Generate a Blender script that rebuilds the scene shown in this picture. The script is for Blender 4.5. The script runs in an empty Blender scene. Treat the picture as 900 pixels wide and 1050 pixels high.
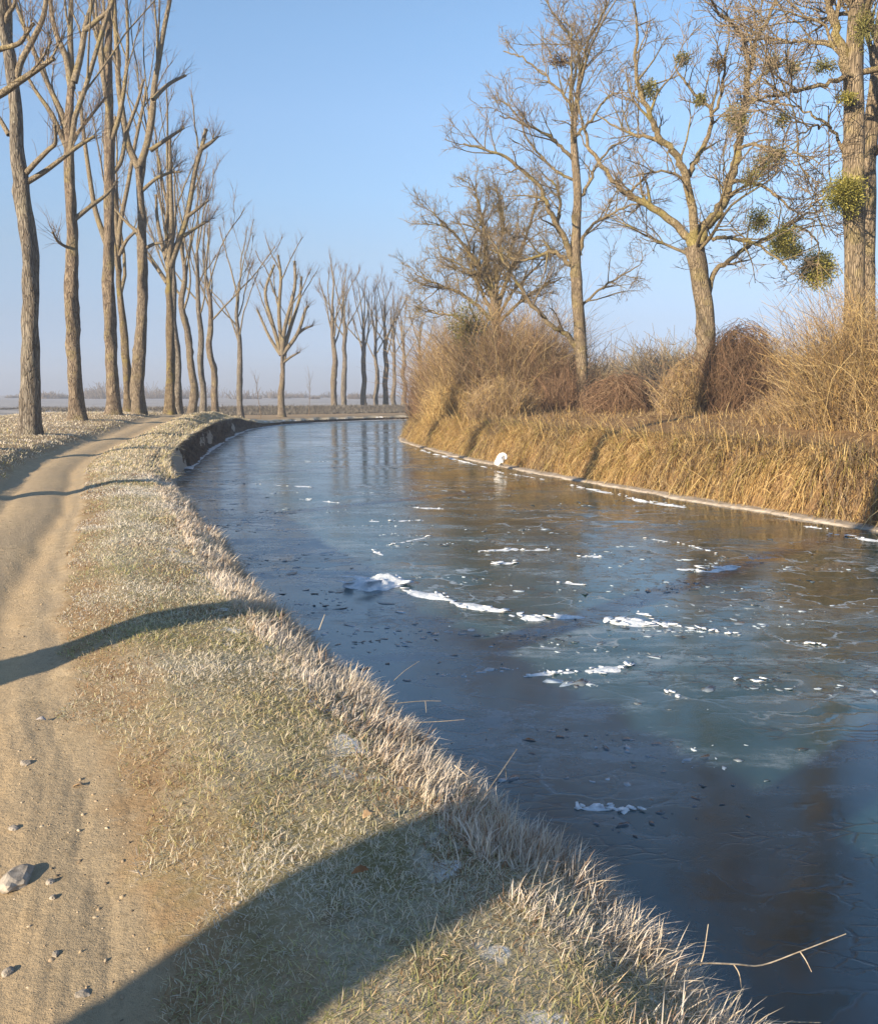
import bpy, math, random
import numpy as np
from mathutils import Vector

SEED = 11
rng = np.random.default_rng(SEED)
sc = bpy.context.scene
col = sc.collection
PI = math.pi

# ------------------------------------------------------------------ camera geometry
CAM_H, HORIZON, FPX = 1.6, 403.0, 900.0
PITCH = math.atan((525 - HORIZON) / FPX)
SP, CP = math.sin(PITCH), math.cos(PITCH)
WATER_Z = -0.76

def ray(px, py):
    u, v = (px - 450) / FPX, (py - 525) / FPX
    return np.array([u, CP - v * SP, -SP - v * CP])

def on_z(px, py, z):
    d = ray(px, py); t = (z - CAM_H) / d[2]
    return np.array([d[0] * t, d[1] * t, z])

def at(px, py, Y):
    d = ray(px, py); t = Y / d[1]
    return np.array([d[0] * t, Y, CAM_H + d[2] * t])

def px_m(Y):                       # metres covered by one photo pixel at depth Y
    return Y / FPX

# ------------------------------------------------------------------ object helpers
def tag(o, label=None, cat=None, group=None, kind=None):
    if label: o['label'] = label
    if cat: o['category'] = cat
    if group: o['group'] = group
    if kind: o['kind'] = kind
    return o

def empty(name, loc):
    o = bpy.data.objects.new(name, None); col.objects.link(o)
    o.location = [float(a) for a in loc]; o.empty_display_size = 0.3
    return o

def link_mesh(name, me, mat, parent=None, origin=None):
    o = bpy.data.objects.new(name, me); col.objects.link(o)
    if mat: me.materials.append(mat)
    if parent is not None:
        o.parent = parent
    elif origin is not None:
        o.location = [float(a) for a in origin]
    return o

def mesh_np(name, V, loops, starts, smooth=False, cols=None, attrs=None):
    me = bpy.data.meshes.new(name)
    V = np.ascontiguousarray(V, dtype=np.float32)
    loops = np.ascontiguousarray(loops, dtype=np.int32)
    starts = np.ascontiguousarray(starts, dtype=np.int32)
    me.vertices.add(len(V)); me.vertices.foreach_set('co', V.ravel())
    me.loops.add(len(loops)); me.loops.foreach_set('vertex_index', loops)
    me.polygons.add(len(starts)); me.polygons.foreach_set('loop_start', starts)
    me.update(calc_edges=True)
    if smooth:
        me.polygons.foreach_set('use_smooth', np.ones(len(starts), dtype=bool))
    if cols is not None:
        a = me.attributes.new('tint', 'FLOAT_COLOR', 'POINT')
        c = np.ones((len(V), 4), dtype=np.float32); c[:, :3] = cols
        a.data.foreach_set('color', c.ravel())
    if attrs:
        for k, arr in attrs.items():
            a = me.attributes.new(k, 'FLOAT', 'POINT')
            a.data.foreach_set('value', np.ascontiguousarray(arr, dtype=np.float32))
    me.validate()
    return me

def quads_mesh(name, V, F, **kw):
    F = np.asarray(F)
    k = F.shape[1]
    return mesh_np(name, V, F.ravel(), np.arange(len(F)) * k, **kw)

class Tubes:
    """collects tapered poly-lines; build() makes ONE mesh of tubes out of them"""
    def __init__(self): self.b = {}
    def add(self, P, R, sides=5, c=None):
        P = np.asarray(P, float)
        self.batch(P[None], np.asarray(R, float)[None], sides, None if c is None else np.asarray(c, float)[None])
    def batch(self, P, R, sides=3, c=None):
        if c is None: c = np.ones((len(P), 3)) * .5
        self.b.setdefault((P.shape[1], sides), []).append((P, R, c))
    def n(self): return sum(len(x[0]) for v in self.b.values() for x in v)
    def arrays(self):
        VV, FF, CC, off = [], [], [], 0
        for (n, s), lst in self.b.items():
            P = np.concatenate([x[0] for x in lst]); R = np.concatenate([x[1] for x in lst]); C = np.concatenate([x[2] for x in lst])
            N = len(P)
            T = np.gradient(P, axis=1); T /= np.linalg.norm(T, axis=2, keepdims=True) + 1e-9
            t0 = T[:, 0]
            ref = np.where(np.abs(t0[:, 2:3]) < .9, np.array([[0, 0, 1.]]), np.array([[1., 0, 0]]))
            A = np.cross(t0, ref); A /= np.linalg.norm(A, axis=1, keepdims=True) + 1e-9
            A = A[:, None, :] - T * np.sum(A[:, None, :] * T, axis=2, keepdims=True)
            A /= np.linalg.norm(A, axis=2, keepdims=True) + 1e-9
            B = np.cross(T, A)
            ang = np.arange(s) * 2 * PI / s
            V = P[:, :, None, :] + R[:, :, None, None] * (np.cos(ang)[None, None, :, None] * A[:, :, None, :] + np.sin(ang)[None, None, :, None] * B[:, :, None, :])
            V = V.reshape(-1, 3)
            i = np.arange(n - 1)[:, None]; k = np.arange(s)[None, :]; k2 = (k + 1) % s
            f = np.stack([i * s + k, i * s + k2, (i + 1) * s + k2, (i + 1) * s + k], axis=2).reshape(-1, 4)
            F = (np.arange(N)[:, None, None] * (n * s) + f[None]).reshape(-1, 4) + off
            VV.append(V); FF.append(F); CC.append(np.repeat(C, n * s, axis=0)); off += len(V)
        return np.concatenate(VV), np.concatenate(FF), np.concatenate(CC)
    def build(self, name, mat, parent=None, origin=(0, 0, 0), colours=False):
        if not self.b: return None
        V, F, C = self.arrays()
        me = quads_mesh(name, V - np.asarray(origin), F, smooth=True, cols=C if colours else None)
        return link_mesh(name, me, mat, parent, origin)

def nrm(v): return v / (np.linalg.norm(v) + 1e-9)

# ------------------------------------------------------------------ materials
def new_mat(name):
    m = bpy.data.materials.new(name); m.use_nodes = True
    nt = m.node_tree; nt.nodes.clear()
    out = nt.nodes.new('ShaderNodeOutputMaterial')
    return m, nt, out

class NT:
    def __init__(s, nt): s.nt = nt
    def node(s, t, **kw):
        n = s.nt.nodes.new('ShaderNode' + t)
        for k, v in kw.items(): setattr(n, k, v)
        return n
    def link(s, a, b): s.nt.links.new(a, b)
    def setin(s, n, k, v):
        if hasattr(v, 'is_output'): s.link(v, n.inputs[k])
        else: n.inputs[k].default_value = v
    def noise(s, vec, scale, detail=4, rough=.55, dist=0):
        n = s.node('TexNoise'); s.setin(n, 'Vector', vec)
        n.inputs['Scale'].default_value = scale; n.inputs['Detail'].default_value = detail
        n.inputs['Roughness'].default_value = rough; n.inputs['Distortion'].default_value = dist
        return n.outputs['Fac']
    def voronoi(s, vec, scale, feature='DISTANCE_TO_EDGE', out='Distance', rnd=1.0):
        n = s.node('TexVoronoi', feature=feature); s.setin(n, 'Vector', vec)
        n.inputs['Scale'].default_value = scale; n.inputs['Randomness'].default_value = rnd
        return n.outputs[out]
    def math(s, op, a, b=0.0, c=None, clamp=False):
        n = s.node('Math', operation=op); n.use_clamp = clamp
        s.setin(n, 0, a); s.setin(n, 1, b)
        if c is not None: s.setin(n, 2, c)
        return n.outputs[0]
    def ramp(s, f, a, b, lo=0.0, hi=1.0, smooth=True):
        n = s.node('MapRange'); n.interpolation_type = 'SMOOTHSTEP' if smooth else 'LINEAR'
        s.setin(n, 'Value', f); s.setin(n, 'From Min', a); s.setin(n, 'From Max', b)
        s.setin(n, 'To Min', lo); s.setin(n, 'To Max', hi)
        return n.outputs[0]
    def mix(s, f, a, b, blend='MIX'):
        n = s.node('Mix', data_type='RGBA', blend_type=blend)
        s.setin(n, 0, f)
        for k, v in ((6, a), (7, b)):
            if isinstance(v, tuple) and len(v) == 3: v = (*v, 1)
            s.setin(n, k, v)
        return n.outputs[2]
    def coord(s, scale=(1, 1, 1), obj=True):
        g = s.node('TexCoord').outputs['Object'] if obj else s.node('NewGeometry').outputs['Position']
        m = s.node('Mapping'); s.link(g, m.inputs['Vector']); m.inputs['Scale'].default_value = scale
        return m.outputs[0]
    def attr(s, name, out='Fac'):
        n = s.node('Attribute'); n.attribute_name = name; return n.outputs[out]
    def bump(s, h, strength=.5, dist=.02, normal=None):
        n = s.node('Bump'); s.setin(n, 'Height', h); n.inputs['Strength'].default_value = strength
        n.inputs['Distance'].default_value = dist
        if normal is not None: s.link(normal, n.inputs['Normal'])
        return n.outputs[0]
    def principled(s, **kw):
        n = s.node('BsdfPrincipled')
        for k, v in kw.items():
            k = k.replace('_', ' ')
            if isinstance(v, tuple) and len(v) == 3: v = (*v, 1)
            s.setin(n, k, v)
        return n

def bark_mat(name, dark, light, moss, moss_amt=.35, sc_=1.0):
    m, nt, out = new_mat(name); n = NT(nt)
    c = n.coord((1, 1, .22)); c1 = n.coord()
    g = n.noise(c, 14 * sc_, 6, .65, .6)
    big = n.noise(c1, 1.3, 4, .6)
    ridge = n.voronoi(n.coord((1, 1, .14)), 24 * sc_)
    base = n.mix(n.ramp(g, .32, .68), dark, light)
    base = n.mix(n.ramp(ridge, 0, .12, .6, 0), base, tuple(x * .5 for x in dark))
    base = n.mix(n.math('MULTIPLY', n.ramp(big, .5, .66), moss_amt), base, moss)
    spots = n.noise(c1, 5, 3, .6)
    base = n.mix(n.ramp(spots, .62, .70, 0, .55), base, tuple(x * .45 for x in dark))
    spots2 = n.noise(c1, 8.3, 2, .5)
    base = n.mix(n.ramp(spots2, .69, .73, 0, .5), base, (.42, .40, .34))
    h = n.math('ADD', n.ramp(ridge, 0, .16), n.math('MULTIPLY', g, .8))
    p = n.principled(Base_Color=base, Roughness=.9, Normal=n.bump(h, .9, .035))
    p.inputs['Specular IOR Level'].default_value = .15
    n.link(p.outputs[0], out.inputs[0])
    return m

def tint_mat(name, rough=.7, transl=.25, spec=.2, noise_amt=.35):
    m, nt, out = new_mat(name); n = NT(nt)
    c = n.attr('tint', 'Color')
    v = n.noise(n.coord(), 23, 2, .5)
    base = n.mix(n.ramp(v, .3, .7, 0, noise_amt), c, n.mix(.5, c, (.03, .025, .02)))
    p = n.principled(Base_Color=base, Roughness=rough); p.inputs['Specular IOR Level'].default_value = spec
    if transl > 0:
        t = n.node('BsdfTranslucent'); n.link(base, t.inputs[0])
        mx = n.node('MixShader'); mx.inputs[0].default_value = transl
        n.link(p.outputs[0], mx.inputs[1]); n.link(t.outputs[0], mx.inputs[2]); n.link(mx.outputs[0], out.inputs[0])
    else:
        n.link(p.outputs[0], out.inputs[0])
    return m

def plain_mat(name, a, b, scale=8, rough=.8, bump=.3, dist=.02, sss=0):
    m, nt, out = new_mat(name); n = NT(nt)
    g = n.noise(n.coord(), scale, 6, .65)
    p = n.principled(Base_Color=n.mix(n.ramp(g, .35, .65), a, b), Roughness=rough, Normal=n.bump(g, bump, dist))
    p.inputs['Specular IOR Level'].default_value = .3
    if sss:
        p.inputs['Subsurface Weight'].default_value = sss
        p.inputs['Subsurface Radius'].default_value = (.02, .03, .04)
    n.link(p.outputs[0], out.inputs[0])
    return m

M_BARK_L = bark_mat('poplar_bark', (0.136, 0.106, 0.076), (0.304, 0.255, 0.190), (0.280, 0.232, 0.112), .4)
M_BARK_L2 = bark_mat('poplar_limb_bark', (.21, .17, .115), (.40, .335, .235), (.38, .31, .12), .5, 1.4)
M_TWIG_L = bark_mat('poplar_twig_bark', (.26, .19, .13), (.36, .28, .20), (.35, .28, .16), .2, 2)
M_BARK_R = bark_mat('ash_bark', (0.170, 0.132, 0.089), (0.327, 0.262, 0.179), (0.272, 0.232, 0.080), .35)
M_LIMB_R = bark_mat('ash_limb_bark', (.20, .155, .09), (.38, .305, .185), (.33, .28, .08), .6, 1.4)
M_TWIG_R = bark_mat('ash_twig_bark', (.30, .23, .15), (.46, .36, .24), (.40, .33, .13), .3, 2)
M_TWIG_M = bark_mat('maple_twig_bark', (.32, .24, .12), (.48, .37, .20), (.40, .33, .12), .5, 2)
M_GRASS = tint_mat('frosted_grass_blades', .65, .35, .25, .2)
M_REED = tint_mat('dry_reed_grass', .7, .35, .2, .35)
M_VINE = tint_mat('dry_vine', .8, 0, .15, .35)
M_LEAF = tint_mat('mistletoe_leaf', .6, .3, .25, .3)
M_STONE = plain_mat('flint_stone', (.20, .175, .14), (.38, .34, .285), 22, .8, .6, .01)
M_SNOWICE = plain_mat('white_crusted_ice', (.50, .57, .63), (.80, .82, .84), 14, .5, .7, .02, .15)
M_FEATHER = plain_mat('white_feathers', (.80, .79, .77), (.9, .89, .87), 30, .7, .2, .005)
M_BEAK = plain_mat('dark_beak', (.05, .045, .03), (.10, .08, .04), 30, .5, .1, .003)
M_LEAFDRY = plain_mat('dead_leaf', (.20, .085, .03), (.34, .17, .07), 30, .7, .4, .004)
M_STRAW = plain_mat('pale_dead_stem', (.30, .24, .17), (.48, .41, .31), 40, .7, .2, .003)

# ------------------------------------------------------------------ banks and terrain
def catmull(P, k=8):
    P = np.asarray(P, float); out = []
    Q = np.vstack([2 * P[0] - P[1], P, 2 * P[-1] - P[-2]])
    for i in range(1, len(Q) - 2):
        for t in np.arange(k) / k:
            a, b, c, d = Q[i - 1], Q[i], Q[i + 1], Q[i + 2]
            out.append(.5 * (2 * b + (c - a) * t + (2 * a - 5 * b + 4 * c - d) * t * t + (3 * b - a - 3 * c + d) * t ** 3))
    out.append(P[-1])
    return np.array(out)

LEFT_KEYS = [(14, -40), (7, -14), (3.0, -3), (1.74, .4), (.90, 2.05), (.34, 3.35), (-1.32, 6.87), (-3.85, 13.5), (-5.98, 19), (-7.0, 22.5), (-8.40, 28.7),
             (-10.4, 40), (-12.4, 54), (-12.6, 60), (-11.4, 67.5), (-8.4, 73.5), (-3.9, 78.5), (8, 86), (25, 93), (60, 104), (160, 125), (420, 150)]
LE = catmull(LEFT_KEYS, 5)
rk = [(34, -40), (21, -13), (14.6, .5)]
for p in ((900, 545), (800, 529), (700, 512), (600, 494.5), (520, 479.5), (470, 469), (430, 458.5), (411, 451.5)):
    w = on_z(*p, WATER_Z); rk.append((w[0], w[1]))
rk += [(-2.0, 52), (1.0, 60), (8, 68), (25, 78), (60, 90), (160, 112), (420, 135)]
RE = catmull(rk, 5)

def sdist(pts, line):
    """signed distance (+ on the left of the direction of travel) and arc length"""
    x = np.asarray(pts, float)[:, :2]
    best = np.full(len(x), 1e18); sg = np.zeros(len(x)); tt = np.zeros(len(x)); acc = 0.
    for a, b in zip(line[:-1], line[1:]):
        d = b - a; L = np.hypot(*d) + 1e-12
        t = np.clip(((x - a) @ d) / L ** 2, 0, 1)
        q = a + t[:, None] * d
        dd = np.sum((x - q) ** 2, 1)
        m = dd < best
        cr = d[0] * (x[:, 1] - a[1]) - d[1] * (x[:, 0] - a[0])
        best = np.where(m, dd, best); sg = np.where(m, np.sign(cr), sg); tt = np.where(m, acc + t * L, tt)
        acc += L
    return np.sqrt(best) * np.where(sg == 0, 1, sg), tt

def arc_of(line, y):
    seg = np.hypot(*np.diff(line, axis=0).T); cum = np.concatenate([[0], np.cumsum(seg)])
    i = np.argmin(np.abs(line[:, 1] - y)); return cum[i]
T0 = arc_of(LE, 0.4)          # arc length where the bank passes the photographer

def sines(x, y, k, seed):
    r = np.random.default_rng(seed); o = np.zeros_like(x)
    for i in range(7):
        a = r.uniform(0, 2 * PI); f = k * r.uniform(.5, 2.0)
        o += np.sin((x * math.cos(a) + y * math.sin(a)) * f + r.uniform(0, 6.28))
    return o / 7

def lerp2(s, S, Z): return np.interp(s, S, Z)

LEVEE = catmull([(-60, 75), (-34, 78), (-22, 84), (-12, 91), (0, 98), (20, 108), (70, 125)], 4)

def s_eff(sL, t):
    """bank distance stretched so that the track's turf edge always lies at 1.5"""
    e = np.interp(t, [0, 3, 8, 30], [1.47, 1.46, 1.52, 1.5])
    s = np.where(sL < .5, sL, np.where(sL < e, .5 + (sL - .5) * (1.0 / (e - .5)), sL + 1.5 - e))
    k = np.interp(t, [5, 13], [1.0, .58])            # the track narrows beyond the first trees
    return np.where(s < 1.5, s, np.where(s < 1.5 + 2.4 * k, 1.5 + (s - 1.5) / k, s + 2.4 * (1 - k)))

def ground_z(pts, detail=True):
    pts = np.asarray(pts, float)
    x, y = pts[:, 0], pts[:, 1]
    sL, tL = sdist(pts, LE); sR, _ = sdist(pts, RE); sR = -sR
    t = tL - T0
    zp = np.interp(t, [-60, 14, 22, 30, 44, 52, 60, 68, 400], [0, 0, .02, .10, .50, .44, -.15, -.48, -.48])
    ze = np.interp(t, [-60, 15, 24, 44, 56, 64, 400], [.06, .06, .06, .25, .1, -.50, -.52])
    hv = np.interp(t, [-60, 4, 12, 20, 45, 58, 68], [.10, .12, .22, .36, .16, .05, 0])
    edge_w = np.interp(t, [0, 20, 26, 400], [1., 1., .45, .45])
    s = s_eff(sL, t) + .10 * sines(x, y, 3.2, 5) + .05 * sines(x, y, 9, 6)
    z = np.full(len(x), -1.9)
    left = np.full(len(x), -1.9)
    # profile of the near bank: steep grassy edge, hump, two-rut track, raised verge, fields
    f1 = np.interp(s / edge_w, [-1.5, -.8, -.42, -.15, .12, .45], [0, .1, .36, .72, .94, 1.])
    top = np.where(s < 1.5, ze + (zp + .10 - ze) * np.clip((s - .2) / .6, 0, 1), zp)
    hump = np.interp(s, [1.1, 1.65], [1, 0])
    top = np.where((s >= .8), zp + .10 * hump, top)
    rut = -.028 * np.exp(-((s - 2.0) / .17) ** 2) - .025 * np.exp(-((s - 3.35) / .17) ** 2) + .015 * np.exp(-((s - 2.7) / .35) ** 2)
    near = np.interp(t, [60, 75], [1, 0])
    top = top + rut * near
    verge = np.interp(s, [3.8, 4.3, 5.5, 10.5, 19, 30], [0, .7, 1, 1, 0, 0])
    top = top + hv * verge
    fld = np.interp(s, [9.5, 20], [0, 1])
    top = top * (1 - fld) + (-.42) * fld
    left = -1.7 + (top + 1.7) * f1
    # far levee
    dl, _ = sdist(pts, LEVEE)
    lev = .62 * np.exp(-(np.abs(dl) / 3.2) ** 2.4) - .42
    left = np.where((y > 55) & (s > 3), np.maximum(left, lev), left)
    r_top = np.interp(sR + .15 * sines(x, y, 1.2, 8), [-1.2, -.25, 0, .3, .45, .8, 1.25, 4, 9, 20, 45, 110], [-1.9, -1.5, -1.0, -.97, -.7, .0, .42, .75, 1.1, 1.25, .6, -.4])
    r_top = r_top + .12 * sines(x, y, 1.1, 9) * np.clip(sR - .3, 0, 1) * np.clip((60 - sR) / 30, 0, 1)
    z = np.where(sR > -1.2, np.maximum(z, r_top), z)
    z = np.where((sL > -1.6) & (sL > sR), left, z)
    if detail:
        d = np.hypot(x, y); fade = np.clip((30 - d) / 25, 0, 1)
        on = (sL > .1) & (sL > sR)
        z = z + np.where(on, .008 * sines(x, y, 7, 12) + np.where((s > 1.5) & (s < 4), .006, .02) * sines(x, y, 2.3, 13), 0)
        onp = on & (s > 1.6) & (s < 4)
        z = z + np.where(onp, (.006 * sines(x, y, 26, 14) + .005 * sines(x, y, 60, 15)) * fade, 0)
    return z

def gz(x, y): return float(ground_z(np.array([[x, y]]))[0])

def build_ground():
    th = np.concatenate([np.linspace(-52, 52, 520), np.linspace(52, 308, 130)[1:-1]]) * PI / 180
    rr = np.concatenate([[.02], .35 * (2600 ** (np.arange(360) / 359))])
    TH, RR = np.meshgrid(th, rr)
    X = RR * np.sin(TH); Y = RR * np.cos(TH)
    pts = np.stack([X.ravel(), Y.ravel()], 1)
    z = ground_z(pts)
    V = np.column_stack([pts, z])
    nr, na = len(rr), len(th)
    i = np.arange(nr - 1)[:, None] * na; k = np.arange(na)[None, :]; k2 = (k + 1) % na
    F = np.stack([i + k2, i + k, i + na + k, i + na + k2], 2).reshape(-1, 4)
    sL, tL = sdist(pts, LE); sR, _ = sdist(pts, RE)
    me = quads_mesh('ground', V, F, smooth=True, attrs={'left_dist': np.clip(s_eff(sL, tL - T0), -5, 60), 'right_dist': np.clip(-sR, -5, 60), 'along': np.clip(tL - T0, -60, 200)})
    m, nt, out = new_mat('ground_soil_and_frost'); n = NT(nt)
    P = n.coord((1, 1, 1))
    s = n.attr('left_dist'); r = n.attr('right_dist'); al = n.attr('along')
    wob = n.noise(P, 1.7, 5, .6); wob2 = n.noise(P, 7, 4, .6)
    sw = n.math('ADD', s, n.math('ADD', n.math('MULTIPLY', n.math('SUBTRACT', wob, .5), .55), n.math('MULTIPLY', n.math('SUBTRACT', wob2, .5), .30)))
    # --- dirt track
    g1 = n.noise(P, 55, 6, .7); g2 = n.noise(P, 9, 5, .6); g3 = n.noise(P, 1.1, 4, .55); g4 = n.noise(P, 260, 3, .6)
    dirt = n.mix(n.ramp(g2, .34, .66), (.35, .272, .168), (.47, .37, .235))
    dirt = n.mix(n.ramp(g3, .42, .58, 0, .95), dirt, (.38, .30, .195))
    dirt = n.mix(n.ramp(g1, .56, .72, 0, .5), dirt, (.19, .145, .095))
    dirt = n.mix(n.ramp(g4, .58, .70, 0, .6), dirt, (.50, .42, .31))
    rut = n.math('MULTIPLY', n.ramp(n.math('ABSOLUTE', n.math('SUBTRACT', sw, 2.02)), .05, .3, 1, 0), .55)
    g5 = n.noise(P, 21, 5, .7)
    dirt = n.mix(n.ramp(g5, .52, .66, 0, .5), dirt, (.235, .175, .105))
    dirt = n.mix(n.ramp(n.noise(P, 95, 4, .7), .60, .72, 0, .7), dirt, (.16, .12, .08))
    dirt = n.mix(n.ramp(al, 1.5, 8.0, .62, 0), dirt, n.mix(.5, dirt, (.10, .095, .065)))     # nearest stretch painted darker, imitating the weaker light at that sun angle
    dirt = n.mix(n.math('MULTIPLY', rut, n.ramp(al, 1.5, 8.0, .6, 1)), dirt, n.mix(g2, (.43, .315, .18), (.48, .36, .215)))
    # --- frosted turf
    fr = n.noise(P, 3.2, 6, .65); fr2 = n.noise(P, 34, 5, .7); fr3 = n.noise(P, .8, 3, .5)
    turf = n.mix(n.ramp(fr, .35, .65), (.19, .165, .075), (.31, .255, .14))  # base kept dark so gaps between blades look like shadow
    turf = n.mix(n.ramp(fr2, .46, .66, 0, .6), turf, (.44, .41, .33))
    turf = n.mix(n.ramp(fr3, .42, .6, 0, .35), turf, (.47, .44, .38))
    turf = n.mix(n.ramp(n.noise(P, 5.5, 3, .5), .60, .70, 0, .6), turf, (.19, .125, .065))
    turf = n.mix(n.ramp(n.noise(P, 140, 3, .7), .5, .66, 0, .55), turf, (.17, .135, .07))  # fine dark mottling, painted shade between the blades
    # distant frosted verge is paler
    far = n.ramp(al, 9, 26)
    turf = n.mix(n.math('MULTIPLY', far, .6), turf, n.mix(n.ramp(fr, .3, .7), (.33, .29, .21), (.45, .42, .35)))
    # snow patches low on the bank
    sp = n.noise(n.coord((1, 1, 1)), 3.7, 4, .6)
    snow = n.math('MULTIPLY', n.ramp(sp, .56, .62), n.math('MULTIPLY', n.ramp(sw, .75, .45), n.ramp(sw, -.35, -.1)))
    turf = n.mix(n.math('MULTIPLY', snow, .95), turf, (.84, .86, .88))
    turf = n.mix(n.math('MULTIPLY', n.ramp(sw, 1.0, 1.4), n.ramp(wob2, .35, .6, .5, 1)), turf, n.mix(fr2, (.22, .145, .075), (.36, .26, .15)))
    turf = n.mix(n.ramp(sw, .25, -.05), turf, n.mix(fr2, (.30, .235, .16), (.52, .48, .42)))
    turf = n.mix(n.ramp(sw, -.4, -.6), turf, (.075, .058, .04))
    onpath = n.math('MULTIPLY', n.ramp(sw, 1.45, 1.62), n.ramp(sw, 4.05, 3.85))
    onpath = n.math('MULTIPLY', onpath, n.ramp(al, 66, 58))
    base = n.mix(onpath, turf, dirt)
    # --- fields behind the avenue
    plough = n.noise(n.coord((.12, 1.2, 1)), 1.4, 3, .5)
    field = n.mix(n.ramp(plough, .4, .6), (.20, .20, .20), (.40, .39, .38))
    base = n.mix(n.ramp(sw, 15, 20), base, field)
    # --- right bank soil
    soil = n.mix(n.ramp(fr, .35, .65), (.12, .07, .035), (.24, .15, .075))
    soil = n.mix(n.ramp(fr2, .45, .65, 0, .6), soil, (.33, .24, .12))
    base = n.mix(n.ramp(r, -.6, -.3), base, soil)
    hgt = n.math('ADD', n.math('ADD', n.math('MULTIPLY', g1, .6), n.math('MULTIPLY', g5, .8)), n.math('ADD', n.math('MULTIPLY', g4, .25), n.math('MULTIPLY', fr2, .5)))
    p = n.principled(Base_Color=base, Roughness=.95, Normal=n.bump(hgt, .6, .02)); p.inputs['Specular IOR Level'].default_value = .12
    n.link(p.outputs[0], out.inputs[0])
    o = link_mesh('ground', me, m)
    tag(o, 'towpath of bare dirt between frosty grass, with banks and fields', None, None, 'structure')
    return o
ground = build_ground()

# ------------------------------------------------------------------ water
def resample(line, n, off):
    seg = np.hypot(*np.diff(line, axis=0).T); cum = np.concatenate([[0], np.cumsum(seg)])
    q = np.linspace(0, cum[-1], n)
    P = np.stack([np.interp(q, cum, line[:, i]) for i in (0, 1)], 1)
    d = np.gradient(P, axis=0); d /= np.linalg.norm(d, axis=1, keepdims=True)
    return P + off * np.stack([-d[:, 1], d[:, 0]], 1)

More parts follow.
